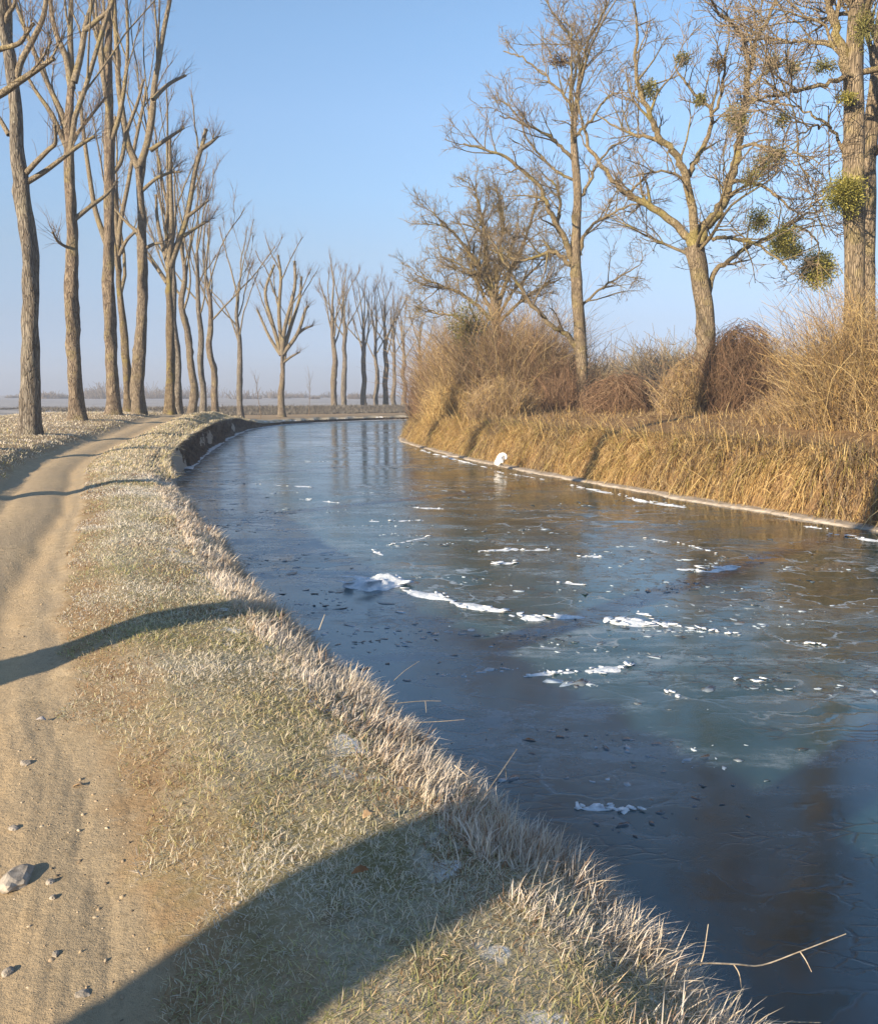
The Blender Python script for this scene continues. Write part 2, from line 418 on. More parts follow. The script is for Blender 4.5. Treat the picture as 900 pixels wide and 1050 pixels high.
def build_water():
    a = resample(LE, 160, .55); b = resample(RE, 160, -.35)
    k = 14
    V = np.concatenate([np.column_stack([a + (b - a) * f, np.full(len(a), WATER_Z)]) for f in np.linspace(0, 1, k)])
    n_ = len(a)
    F = [(j * n_ + i, (j + 1) * n_ + i, (j + 1) * n_ + i + 1, j * n_ + i + 1) for j in range(k - 1) for i in range(n_ - 1)]
    me = quads_mesh('canal_water', V, np.array(F), smooth=True, attrs={'across': np.repeat(np.linspace(0, 1, k), n_)})
    m, nt, out = new_mat('half_frozen_water'); n = NT(nt)
    P = n.coord()
    warp = n.node('Mix', data_type='VECTOR'); warp.inputs[0].default_value = .5
    nv = n.node('TexNoise'); n.link(P, nv.inputs['Vector']); nv.inputs['Scale'].default_value = .9; nv.inputs['Detail'].default_value = 5
    vm = n.node('VectorMath', operation='SCALE'); n.link(nv.outputs['Color'], vm.inputs[0]); vm.inputs['Scale'].default_value = 1.3
    va = n.node('VectorMath', operation='ADD'); n.link(P, va.inputs[0]); n.link(vm.outputs[0], va.inputs[1])
    W = va.outputs[0]
    mp = n.node('Mapping'); n.link(W, mp.inputs['Vector']); mp.inputs['Rotation'].default_value = (0, 0, .25); mp.inputs['Scale'].default_value = (.55, 1.25, 1)
    C = mp.outputs[0]
    e1 = n.voronoi(C, .85); e2 = n.voronoi(C, 2.6); e3 = n.voronoi(C, 9)
    cell = n.voronoi(C, .85, 'F1', 'Color'); cell2 = n.voronoi(C, 2.6, 'F1', 'Color')
    sep = n.node('SeparateColor'); n.link(cell, sep.inputs[0]); sep2 = n.node('SeparateColor'); n.link(cell2, sep2.inputs[0])
    patch = n.noise(P, .33, 4, .6); patch2 = n.noise(P, 1.2, 5, .65)
    broken = n.ramp(patch, .44, .56)                       # zones of broken thin ice
    fine = n.noise(P, 14, 5, .65)
    ice_amt = n.math('MULTIPLY', n.ramp(sep.outputs[0], .35, .75), n.ramp(patch2, .35, .6))
    sy = n.node('SeparateXYZ'); n.link(P, sy.inputs[0])
    grown = n.ramp(n.math('ADD', sy.outputs[1], n.math('MULTIPLY', n.math('SUBTRACT', patch, .5), 5.0)), 1.5, 8.5, .2, 1)   # the ice is older and frostier away from the near bank
    across = n.math('ADD', n.attr('across'), n.math('MULTIPLY', n.math('SUBTRACT', patch2, .5), .35))
    grown = n.math('MULTIPLY', grown, n.ramp(across, .28, .62, 1, .2))     # thin clear ice along the reedy right side
    base = n.mix(n.math('MULTIPLY', n.math('ADD', n.math('MULTIPLY', ice_amt, .55), .45), grown), (.007, .027, .024), (.024, .076, .094))
    base = n.mix(n.math('MULTIPLY', n.ramp(sep2.outputs[1], .4, .9), n.math('MULTIPLY', broken, .55)), base, (.06, .095, .115))
    base = n.mix(n.math('MULTIPLY', n.ramp(fine, .5, .75), n.math('MULTIPLY', ice_amt, .25)), base, (.16, .19, .21))
    soft = n.math('MULTIPLY', n.ramp(n.noise(n.coord((.45, 1.5, 1)), .8, 7, .72), .51, .62), n.ramp(n.noise(P, 6, 5, .7), .30, .62))
    base = n.mix(n.math('MULTIPLY', n.math('MULTIPLY', soft, .85), grown), base, (.20, .26, .30))
    # frosted rims where plates were pushed over one another, dark open cracks beside them
    rim = n.math('MULTIPLY', n.ramp(e2, .0, .05, 1, 0), n.math('MULTIPLY', broken, n.ramp(n.noise(P, 2.3, 4, .6), .45, .58)))
    rim1 = n.math('MULTIPLY', n.ramp(e1, .0, .012, 1, 0), n.math('MULTIPLY', n.ramp(n.noise(P, 1.0, 4, .6), .56, .64), n.ramp(n.noise(P, 9, 3, .6), .45, .6)))
    rim = n.math('MAXIMUM', rim, rim1)
    rim = n.math('MULTIPLY', rim, n.ramp(sy.outputs[1], 3.5, 10, .12, 1))
    base = n.mix(n.math('MULTIPLY', rim, .7), base, (.40, .46, .52))
    zone = n.ramp(n.noise(n.coord((.55, 1.2, 1)), .62, 4, .6), .48, .56)
    e4 = n.voronoi(n.coord((.75, 1.9, 1)), 6.5)
    jag = n.noise(P, 26, 4, .7)
    crack = n.math('MULTIPLY', n.ramp(n.math('ADD', e4, n.math('MULTIPLY', n.math('SUBTRACT', jag, .5), .16)), .02, .075, 1, 0), n.math('MULTIPLY', zone, n.ramp(n.noise(P, 3.1, 3, .6), .44, .54)))
    base = n.mix(n.math('MULTIPLY', crack, .8), base, (.004, .008, .011))
    rough = n.math('ADD', n.math('ADD', .045, n.math('ADD', n.math('MULTIPLY', ice_amt, .08), n.math('MULTIPLY', grown, .10))), n.math('ADD', n.math('MULTIPLY', rim, .4), n.math('ADD', n.math('MULTIPLY', n.ramp(fine, .35, .75), .05), n.math('MULTIPLY', soft, .18))))
    hh = n.math('ADD', n.math('MULTIPLY', n.math('SUBTRACT', n.ramp(e2, 0, .07), 1.0), n.math('MULTIPLY', broken, .55)), n.math('MULTIPLY', rim, .7))
    hh = n.math('SUBTRACT', hh, n.math('MULTIPLY', crack, .9))
    hh = n.math('ADD', hh, n.math('MULTIPLY', sep2.outputs[0], n.math('MULTIPLY', broken, .35)))
    hh = n.math('MULTIPLY', hh, n.ramp(sy.outputs[1], 3.5, 10, .3, 1))
    hh = n.math('ADD', hh, n.math('MULTIPLY', n.noise(P, 1.6, 3, .5), .5))
    hh = n.math('ADD', hh, n.math('MULTIPLY', n.noise(n.coord((1, 1, 1)), 11, 4, .6), .12))
    # every ice plate lies at its own slight tilt, so each mirrors another piece of sky
    def vm(op, a, b):
        q = n.node('VectorMath', operation=op); n.setin(q, 0, a)
        if op == 'SCALE': n.setin(q, 'Scale', b)
        elif b is not None: n.setin(q, 1, b)
        return q.outputs[0]
    dlt = vm('MULTIPLY', vm('SUBTRACT', cell2, (.5, .5, .5)), (1, 1, 0))
    dlt = vm('SCALE', dlt, n.math('MULTIPLY', n.math('MULTIPLY', broken, n.ramp(sy.outputs[1], 3.5, 10, .25, 1)), .07))
    tilt = vm('NORMALIZE', vm('ADD', n.node('NewGeometry').outputs['Normal'], dlt), None)
    p = n.principled(Base_Color=base, Roughness=rough, IOR=1.7, Normal=n.bump(hh, .16, .03, tilt))
    p.inputs['Specular IOR Level'].default_value = .5
    n.link(p.outputs[0], out.inputs[0])
    o = link_mesh('canal_water', me, m)
    tag(o, 'dark half frozen canal water reflecting the sky', None, None, 'structure')
build_water()

# frozen ledges along both waterlines
def ledge(name, line, off0, off1, ya, yb, z0, mat, label, jitter, n=900):
    a = resample(line, n * 3, off0); b = resample(line, n * 3, off1)
    k = (a[:, 1] > ya) & (a[:, 1] < yb) & (a[:, 0] < 60)
    a, b = a[k], b[k]
    r = np.random.default_rng(4)
    b = b + (np.convolve(r.normal(0, jitter, len(b)), np.ones(5) / 5, 'same'))[:, None] * nrm_rows(b - a)
    N = len(a)
    rows = [np.column_stack([a, np.full(N, z0)]), np.column_stack([a * .25 + b * .75, np.full(N, z0 - .004)]), np.column_stack([b, np.full(N, z0 - .025)]), np.column_stack([b, np.full(N, WATER_Z - .06)])]
    V = np.concatenate(rows)
    i = np.arange(N - 1)
    F = np.concatenate([np.stack([j * N + i, (j + 1) * N + i, (j + 1) * N + i + 1, j * N + i + 1], 1) for j in range(3)])
    o = link_mesh(name, quads_mesh(name, V, F, smooth=False), mat)
    tag(o, label, None, None, 'structure')
def nrm_rows(v): return v / (np.linalg.norm(v, axis=1, keepdims=True) + 1e-9)
M_LEDGE = plain_mat('frosted_ledge', (.24, .20, .155), (.42, .375, .32), 5, .8, .4, .01)
ledge('frozen_ledge_right_bank', RE, -.40, .02, -20, 66, WATER_Z + .04, M_LEDGE, 'pale frozen ledge along the foot of the right bank', .13)
M_LEDGE2 = plain_mat('frosted_ledge_pale', (.40, .41, .42), (.62, .63, .64), 9, .8, .4, .01)  # paler and greyer than the right bank's ledge
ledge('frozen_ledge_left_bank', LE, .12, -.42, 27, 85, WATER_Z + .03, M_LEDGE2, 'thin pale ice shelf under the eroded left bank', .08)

# eroded earth face on the left bank
def eroded_bank():
    a = resample(LE, 4500, 0)
    k = (a[:, 1] > 21.5) & (a[:, 1] < 95) & (a[:, 0] < 14); a = a[k]
    N = len(a)
    d = np.gradient(a, axis=0); d = nrm_rows(d); nr = np.stack([d[:, 1], -d[:, 0]], 1)
    r = np.random.default_rng(8); J = 12
    inl = a - nr * .26
    ztop = ground_z(inl, False)
    rows = []
    q = np.arange(N)
    for j in range(J + 1):
        f = j / J
        bulge = .07 * np.sin(q * .09 + 2 * np.sin(q * .031)) + .12 * sines(q * .06, np.full(N, f * 6.), 1., 3) + r.normal(0, .035, N) + .05 * np.sin(q * .37 + f * 9) * np.sin(q * .21)
        slump = .10 * (1 - f) ** 3 + .02 + .34 * f ** 2.5          # turf lip overhanging at the top, fallen earth at the foot
        end = np.clip(np.minimum(q, N - 1 - q) / 60., 0, 1)
        off = (bulge * min(1, f * 4) + slump) * end - .35 * (1 - end)
        rows.append(np.column_stack([a + nr * off[:, None], (ztop - .05) * (1 - f) + (WATER_Z - .08) * f + (r.normal(0, .025, N) if j else 0)]))
    rows.insert(0, np.column_stack([inl, ztop - .12]))
    V = np.concatenate(rows); i = np.arange(N - 1)
    F = np.concatenate([np.stack([j * N + i, (j + 1) * N + i, (j + 1) * N + i + 1, j * N + i + 1], 1) for j in range(J + 1)])
    m = plain_mat('bare_damp_earth', (.04, .03, .022), (.15, .11, .075), 3.5, .95, 1., .08)
    o = link_mesh('eroded_bank', quads_mesh('eroded_bank', V, F), m)
    tag(o, 'bare dark earth face of the eroded left bank', None, None, 'structure')
eroded_bank()

# ------------------------------------------------------------------ trees
def grow(p, d, L, r0, r1, n, wander=.18, up=.0, R=rng):
    P = np.empty((n + 1, 3)); P[0] = p; st = L / n; d = nrm(np.asarray(d, float))
    W = R.normal(0, wander, (n, 3)); W[:, 2] += up
    for i in range(n):
        d = d + W[i]; d = d / math.sqrt(d[0] * d[0] + d[1] * d[1] + d[2] * d[2])
        P[i + 1] = P[i] + d * st
    return P, r0 + (r1 - r0) * np.linspace(0, 1, n + 1) ** .85

def side_dir(t, ang, R=rng):
    t = nrm(t); a = nrm(np.cross(t, R.normal(size=3)))
    return t * math.cos(ang) + a * math.sin(ang)

def pt(P, f):
    x = f * (len(P) - 1); i = min(int(x), len(P) - 2); u = x - i
    return P[i] * (1 - u) + P[i + 1] * u, P[i + 1] - P[i], i, u

def smooth_line(K, per=4):
    K = np.asarray(K, float)
    return catmull(K, per)

def trunk_mesh(P, Rr, name, mat, parent, origin, sides=18, rough=.06, flare=.5, seed=0):
    r = np.random.default_rng(seed)
    # finer rings
    P = catmull(P, 6); Rr = catmull(np.column_stack([Rr, Rr]), 6)[:, 0]
    n = len(P)
    seg = np.concatenate([[0], np.cumsum(np.linalg.norm(np.diff(P, axis=0), axis=1))])
    T = nrm_rows(np.gradient(P, axis=0))
    A = np.cross(T, [0, 1., 0]); A = nrm_rows(A); B = np.cross(T, A)
    ang = np.arange(sides) * 2 * PI / sides
    ph = r.uniform(0, 6.28, 8)
    fl = flare * np.exp(-seg / .28)[:, None] * (.65 + .35 * np.sin(ang * 5 + ph[0]))[None] + .22 * np.exp(-seg / .9)[:, None]
    nz = (np.sin(ang[None] * 2 + seg[:, None] * 1.1 + ph[1]) + np.sin(ang[None] * 3 - seg[:, None] * 1.9 + ph[2]) + .8 * np.sin(ang[None] * 5 + seg[:, None] * 3.7 + ph[3]) + .6 * np.sin(seg[:, None] * 5.3 + ph[4] + ang[None]))
    rad = Rr[:, None] * (1 + fl * (1 if flare else 0) + rough * nz)
    # burrs and old knots
    for _ in range(int(seg[-1] * 1.5)):
        s0, a0 = r.uniform(.4, max(.5, seg[-1] - .3)), r.uniform(0, 6.28)
        da = np.angle(np.exp(1j * (ang[None] - a0)))
        rad += Rr[:, None] * r.uniform(.12, .38) * np.exp(-((seg[:, None] - s0) / .13) ** 2 - (da / .38) ** 2)
    V = P[:, None, :] + rad[:, :, None] * (np.cos(ang)[None, :, None] * A[:, None, :] + np.sin(ang)[None, :, None] * B[:, None, :])
    V = V.reshape(-1, 3)
    i = np.arange(n - 1)[:, None]; k = np.arange(sides)[None, :]; k2 = (k + 1) % sides
    F = np.stack([i * sides + k, i * sides + k2, (i + 1) * sides + k2, (i + 1) * sides + k], 2).reshape(-1, 4)
    me = quads_mesh(name, V - np.asarray(origin), F, smooth=True)
    return link_mesh(name, me, mat, parent)

def cap_knob(T, p, r):
    """sawn, callused end of a pollarded limb"""
    d = rng.normal(0, .15, 3) + np.array([0, 0, 1.])
    pts = np.array([p - d * r * .8, p, p + d * r * .5, p + d * r * .8])
    T.add(pts, np.array([r * .9, r * 1.35, r * 1.15, r * .15]), 6)

def pollard_sub(T, TW, P, Rr, density=1., level=0, twig=1.0):
    L = np.sum(np.linalg.norm(np.diff(P, axis=0), axis=1))
    if level == 0:
        for _ in range(rng.poisson(max(.5, L * .30) * density)):
            f = rng.uniform(.25, .95); q, t, i, u = pt(P, f)
            r = (Rr[i] * (1 - u) + Rr[i + 1] * u)
            d = side_dir(t, rng.uniform(.35, .75)); d[2] += .35
            l = rng.uniform(.35, .75) * L * (1 - f * .45)
            Q, S = grow(q, d, l, r * rng.uniform(.36, .56), max(.016, r * .24), 6, .13, .10)
            T.add(Q, S, 5); cap_knob(T, Q[-1], S[-1])
            pollard_sub(T, TW, Q, S, density, 1, twig)
    # sheaf of year-old shoots at the sawn ends and along the limb
    n = int(twig * (13 if level else 18))
    for _ in range(n):
        f = 1 - abs(rng.normal(0, .22)) if rng.random() < .6 else rng.uniform(.15, 1); f = min(max(f, .1), 1)
        q, t, _, _ = pt(P, min(f, .999))
        d = side_dir(t, rng.uniform(.25, 1.0)); d[2] += .5
        l = rng.uniform(.4, 1.5)
        Q, S = grow(q, d, l * .8, .0075 + .00006 * q[1], .004 + .00002 * q[1], 4, .16, .06)
        TW.add(Q, S, 3)
        if rng.random() < .7:
            q2, t2, _, _ = pt(Q, rng.uniform(.3, .8))
            Q2, S2 = grow(q2, side_dir(t2, .6), l * .5, .007, .003, 3, .12, .06); TW.add(Q2, S2, 3)

M_BARKS = [M_BARK_L, bark_mat('grey_poplar_bark', (0.119, 0.098, 0.076), (0.281, 0.251, 0.205), (0.240, 0.224, 0.152), .3, .8), bark_mat('mossy_poplar_bark', (0.136, 0.102, 0.064), (0.274, 0.220, 0.144), (0.272, 0.224, 0.068), .75, 1.15), bark_mat('dark_poplar_bark', (.12, .09, .065), (.31, .25, .18), (.28, .24, .12), .5, .9)]

def pollard(base_px, Y, w_px, H, label, fork=.42, limbs=None, trunk_px=None, nl=7, lean=0., base_xy=None, group='pollarded trees along the towpath', seed=0, twig=1., spread=.55, name='pollarded_tree', dia=None):
    """bare avenue tree with sawn limbs.  limbs: list of (photo-line, width px) measured in the picture"""
    global rng
    rng = np.random.default_rng(100 + seed)
    if base_xy is None:
        b = at(base_px, 430, Y); base = np.array([b[0], Y, gz(b[0], Y) - .05])
    else:
        base = np.array([base_xy[0], base_xy[1], gz(*base_xy) - .05])
    r0 = (w_px * px_m(Y) * .88 if dia is None else dia) / 2
    root = empty(name, base)
    tag(root, label, 'tree', group)
    if trunk_px is not None:
        K = [base] + [at(x, y, Y) for x, y in trunk_px]
        top = K[-1]
    else:
        K = [base]; ht = H * (fork + .25); n = 6
        for i in range(1, n + 1):
            f = i / n
            K.append(base + np.array([lean * f * ht + rng.normal(0, .10), rng.normal(0, .10), ht * f]))
    K = np.array(K)
    seg = np.concatenate([[0], np.cumsum(np.linalg.norm(np.diff(K, axis=0), axis=1))]); f = seg / seg[-1]
    R = r0 * (1 - .15 * f - .38 * f ** 2)
    trunk_mesh(K, R, 'trunk', M_BARKS[(0, 1, 3, 3, 2, 0, 2, 1)[seed % 8] if Y < 65 else seed % 2], root, base, 18 if Y < 50 else 10, .07, .5, seed)
    TW = Tubes()
    done = []
    if limbs:
        for line, w in limbs:
            off = rng.normal(0, .6)
            Q = np.array([at(x, y, Y + off * i / max(1, len(line) - 1)) for i, (x, y) in enumerate(line)])
            Q = smooth_line(Q, 4); S = w * px_m(Y) / 2 * (1 - .5 * np.linspace(0, 1, len(Q)))
            done.append((Q, S))
    KT = catmull(K, 4); RT = np.interp(np.linspace(0, 1, len(KT)), f, R)
    for i in range(nl):
        g = fork / (fork + .25)
        ff = 1 - (1 - g) * (i / max(1, nl - 1)) ** 1.2 if trunk_px is None else rng.uniform(.62, 1.0)
        q, t, k, u = pt(KT, min(.999, ff)); r = RT[k]
        az = i * 2.4 + rng.uniform(-.5, .5)
        tilt = rng.uniform(.28, .62) * (1 + spread * (1 - ff)) if i > 1 else rng.uniform(.08, .25)
        d = np.array([math.cos(az) * math.sin(tilt), math.sin(az) * math.sin(tilt), math.cos(tilt)])
        top_z = base[2] + H
        l = max(1.4, (top_z - q[2]) * (rng.uniform(.75, 1.02) if i < 3 else rng.uniform(.38, .85)))
        Q, S = grow(q, d, l, r * (.66 if i < 2 else .42), max(.028, r * .17), 10, .085, .05)
        done.append((Q, S))
    for Q, S in done:
        T = Tubes(); T.add(Q, S, 8); cap_knob(T, Q[-1], S[-1])
        pollard_sub(T, TW, Q, S, .9, 0, twig)
        o = T.build('limb', M_BARK_L2, root, base)
    TW.build('crown', M_TWIG_L, root, base)
    return root

# ---- the avenue on the left, measured from the photograph
pollard(30, 26.8, 20, 18, 'nearest big pollarded tree standing on the verge, leaning left at its top', nl=2, seed=1, twig=1.5,
        trunk_px=[(31, 380), (31.5, 320), (31, 262), (24, 205), (17, 150), (16.5, 110), (10, 60), (3, 20), (1, -20)],
        limbs=[([(17, 82), (22, 62), (35, 38), (46, 10), (49, -40), (53, -80)], 7), ([(26, 178), (38, 165), (50, 153), (57, 146), (56, 128)], 5.5),
               ([(27, 187), (45, 176), (60, 165), (80, 150), (96, 140)], 6), ([(9, 138), (0, 122), (-14, 100), (-22, 60)], 5), ([(4, 30), (8, 14), (15, 3), (18, -30)], 5)])
pollard(79, 35, 16, 21, 'pollarded tree with a blotchy trunk, second from the left frame edge', nl=2, seed=2, twig=1.3,
        trunk_px=[(77, 390), (75, 345), (73, 300), (74, 255), (73, 215), (71, 170), (71, 120), (73, 88)],
        limbs=[([(73, 92), (68, 60), (58, 35), (52, 5), (48, -60)], 7), ([(74, 90), (72, 40), (73, 0), (75, -60)], 7), ([(76, 84), (83, 55), (88, 25), (95, 0), (104, -60)], 7),
               ([(88, 30), (100, 20), (113, 8), (118, -12)], 5), ([(69, 152), (60, 132), (52, 115), (38, 95), (28, 78)], 6), ([(68, 140), (60, 112), (48, 80), (42, 55)], 5),
               ([(75, 142), (92, 120), (108, 100)], 4), ([(76, 225), (92, 212), (108, 200), (120, 186)], 5), ([(72, 255), (60, 248), (54, 238)], 3.5)])
pollard(117, 40, 14, 20, 'dark pollarded tree that forks low, just left of its twin trunk', nl=2, seed=3, twig=1.3,
        trunk_px=[(115, 380), (113, 330), (111, 280), (112, 238), (112, 200), (112, 150), (112, 110), (111, 60), (112, 20)],
        limbs=[([(110, 252), (104, 235), (97, 212), (91, 175), (85, 130), (82, 95)], 6.5), ([(112, 150), (122, 120), (128, 85), (131, 45), (129, -20)], 5), ([(112, 110), (104, 70), (100, 30), (96, -30)], 5),
               ([(112, 24), (115, -10), (116, -50)], 7), ([(113, 180), (124, 165), (130, 135), (141, 105), (147, 82)], 5)])
pollard(132, 46, 9.5, 17, 'slim pollarded tree half hidden behind the dark forked trunk', nl=3, seed=4,
        trunk_px=[(130, 380), (126, 330), (122, 290), (121, 250)],
        limbs=[([(121, 252), (124, 225), (131, 190), (138, 150), (146, 112), (150, 90)], 5.5), ([(121, 250), (118, 215), (116, 170), (118, 120)], 5), ([(122, 262), (130, 246), (140, 236), (147, 226)], 4)])
pollard(143, 42, 14, 21, 'tall pale pollarded tree beside the path crest, splitting in a wide V', nl=1, seed=5, twig=1.3,
        trunk_px=[(141, 395), (143, 360), (146, 320), (146, 270), (145, 220), (143, 190), (142, 170)],
        limbs=[([(142, 172), (132, 150), (127, 125), (122, 90), (120, 55), (117, 0), (116, -40)], 7.5), ([(143, 170), (150, 150), (156, 120), (158, 90), (163, 60), (168, 30), (174, 0), (178, -30)], 7.5),
               ([(157, 102), (166, 92), (176, 84), (190, 77)], 5), ([(154, 154), (170, 143), (188, 131)], 5), ([(146, 195), (160, 183), (174, 177), (184, 176)], 4), ([(144, 240), (130, 228), (118, 214)], 4), ([(148, 255), (158, 250), (167, 249)], 4)])
pollard(174, 47, 11, 17, 'pollarded tree whose long right limb ends in sawn stubs, by the crest', nl=2, seed=6, twig=1.3,
        trunk_px=[(175, 370), (174, 320), (173, 290), (173, 272)],
        limbs=[([(173, 276), (165, 245), (161, 222), (160, 200)], 5), ([(174, 274), (184, 245), (192, 220), (200, 175), (207, 150), (211, 133)], 7), ([(207, 152), (216, 146), (223, 140)], 4.5),
               ([(192, 222), (205, 212), (213, 205)], 4), ([(188, 242), (200, 234), (212, 227)], 4), ([(173, 272), (176, 230), (175, 190), (174, 140)], 6), ([(171, 290), (160, 274), (150, 262)], 4)])
pollard(184, 52, 8, 16, 'slender pollarded tree close behind the long limbed one', nl=5, seed=7, fork=.45)
pollard(196, 56, 9, 16.5, 'pollarded tree with a straight trunk between two slender ones', nl=6, seed=8, fork=.40, lean=-.02)
pollard(208, 60, 7.5, 16.5, 'slender straight pollarded tree left of the eroded bank', nl=6, seed=9, fork=.42)
pollard(221, 63, 8, 15.5, 'pollarded tree with outspread limbs above the eroded bank', nl=7, seed=10, fork=.40, lean=-.03,)
pollard(247, 70, 7, 15.6, 'upright pollarded tree standing alone past the eroded bank', nl=7, seed=11, fork=.36)
pollard(289, 75, 7.5, 12.8, 'short pollarded tree with a broad goblet crown by the canal bend', nl=2, seed=12, twig=1.3,
        trunk_px=[(288, 405), (290, 385), (289, 362)],
        limbs=[([(289, 364), (292, 336), (302, 296), (302, 268)], 5), ([(290, 362), (298, 335), (307, 306), (309, 284)], 4.5), ([(290, 363), (305, 342), (313, 318), (316, 314)], 4.5), ([(304, 343), (312, 337), (320, 334)], 3.5),
               ([(288, 362), (279, 330), (272, 300), (281, 272)], 4.5), ([(288, 364), (276, 345), (264, 318)], 4), ([(289, 360), (286, 320), (288, 285), (285, 262)], 4.5), ([(290, 372), (298, 366), (307, 361)], 3)])
far = [(343, 96, 7.2, 17.2, 'pale far pollarded tree, left one of the close pair past the broad goblet crown'), (353, 99, 6.5, 16.5, 'pale far pollarded tree, right one of the close pair past the broad goblet crown'),
       (374, 101, 6.5, 15.2, 'far pollarded tree with a gently curved trunk on the far bank'), (386, 103, 5.5, 14.4, 'far pollarded tree with a crooked trunk, next to the curved one'),
       (396, 104, 6.5, 15.2, 'far pollarded tree nearest the water end, just right of the crooked trunk'), (405, 108, 5, 14.8, 'thin far pollarded tree close to the brown thicket'),
       (414, 112, 5.5, 13.6, 'far pollarded tree rising behind the left edge of the thicket')]
for i, (x, Y, w, H, lab) in enumerate(far):
    pollard(x, Y, w, H, lab, nl=7, seed=20 + i, fork=.40, spread=.4)

def leaf_ball(c, R, n, cols, name, parent, origin, leaf=.05, squash=(1, 1, 1), twigs=True, mat=None):
    n = max(n, 450)
    """mistletoe: forked green twigs with pairs of small leaves through a ball"""
    r = np.random.default_rng(int(abs(c[0] * 100 + c[2] * 37)) % 9999)
    d = nrm_rows(r.normal(size=(n, 3))); rad = R * (r.uniform(.12, 1, n) ** .45)
    lump = 1 + .22 * np.sin(d[:, 0] * 4 + c[0]) * np.sin(d[:, 2] * 5 + c[1]) + .1 * r.normal(size=n)
    P = np.asarray(c) + d * (rad * lump)[:, None] * np.array(squash)
    a = nrm_rows(d + r.normal(0, .8, (n, 3))); b = nrm_rows(np.cross(a, r.normal(size=(n, 3))))
    L = leaf * r.uniform(.7, 1.4, n)[:, None]
    V = np.stack([P, P + a * L * .5 + b * L * .22, P + a * L, P + a * L * .5 - b * L * .22], 1).reshape(-1, 3)
    F = np.arange(4 * n).reshape(-1, 4)
    C = np.array(cols)[r.integers(0, len(cols), n)] * r.uniform(.75, 1.25, (n, 1)); C = np.repeat(C, 4, axis=0)
    # twigs
    k = max(20, n // 9)
    d2 = nrm_rows(r.normal(size=(k, 3))); e = np.asarray(c) + d2 * R * .82 * np.array(squash)
    T = Tubes(); mid = np.asarray(c) + d2 * R * .45 * np.array(squash) + r.normal(0, R * .08, (k, 3))
    Pk = np.stack([np.repeat(np.asarray(c)[None], k, 0), mid, e], 1); T.batch(Pk, np.tile(np.array([.012, .009, .005]), (k, 1)), 3)
    V2, F2, _ = T.arrays(); C2 = np.tile(np.array(cols[0]) * .8, (len(V2), 1))
    me = quads_mesh(name, np.concatenate([V, V2]) - np.asarray(origin), np.concatenate([F, F2 + len(V)]), cols=np.concatenate([C, C2]))
    return link_mesh(name, me, mat or M_LEAF, parent, origin)
OLIVE = [(.40, .37, .08), (.31, .30, .065), (.46, .41, .11), (.22, .22, .055)]
DULL = [(.25, .24, .075), (.17, .175, .055), (.31, .27, .09)]

ft = pollard(431, 110, 5.5, 13.2, 'far pollarded tree holding a single mistletoe ball', nl=5, seed=30, fork=.4)
leaf_ball(at(429.5, 317, 110), .42, 260, DULL, 'mistletoe', ft, np.array(ft.location), .12)
# avenue trees beside and behind the photographer: only their shadows and a few limbs enter the picture
pollard(0, 20, 20, 18, 'pollarded tree just outside the frame whose sawn limbs reach in at the upper left', base_xy=(-11.2, 19.8), dia=.5, nl=5, seed=40, fork=.5,
        limbs=[([(-40, 112), (-3, 98), (20, 83), (38, 71), (54, 60)], 8.5), ([(-40, 66), (0, 50), (12, 47), (21, 43), (26, 36), (34, 24)], 6)])
pollard(0, 12, 20, 17, 'avenue tree casting the second long shadow over the path', base_xy=(-8.7, 11.3), dia=.46, nl=6, seed=41, fork=.5)
pollard(0, 2, 20, 17, 'avenue tree casting the broad shadow across path and bank', base_xy=(-5.6, 2.1), dia=.44, nl=6, seed=42, fork=.5)
pollard(0, -1, 20, 17, 'avenue tree behind the viewer casting the nearest shadow', base_xy=(-4.22, -1.80), dia=.50, nl=6, seed=43, fork=.5)

# saplings
def sapling(px, Y, h, lab, seed):
    global rng
    rng = np.random.default_rng(seed)
    b = at(px, 425, Y); base = np.array([b[0], Y, gz(b[0], Y) - .03]); root = empty('sapling', base); tag(root, lab, 'young tree', 'saplings on the far bank')
    T = Tubes(); P, R = grow(base, (0, 0, 1), h, .035, .008, 7, .03, .05); T.add(P, R, 6); T.build('trunk', M_TWIG_L, root, base)
    C = Tubes()
    for _ in range(16):
        q, t, _, _ = pt(P, rng.uniform(.45, .98)); Q, S = grow(q, side_dir(t, rng.uniform(.4, .8)) + np.array([0, 0, .5]), h * rng.uniform(.12, .3), .010, .005, 4, .1, .08); C.add(Q, S, 3)
    C.build('crown', M_TWIG_L, root, base)
sapling(267.5, 72, 3.5, 'thin bare sapling between the tall lone tree and the broad crown', 61)
sapling(317, 80, 4.0, 'thin bare sapling right of the broad goblet crown', 62)

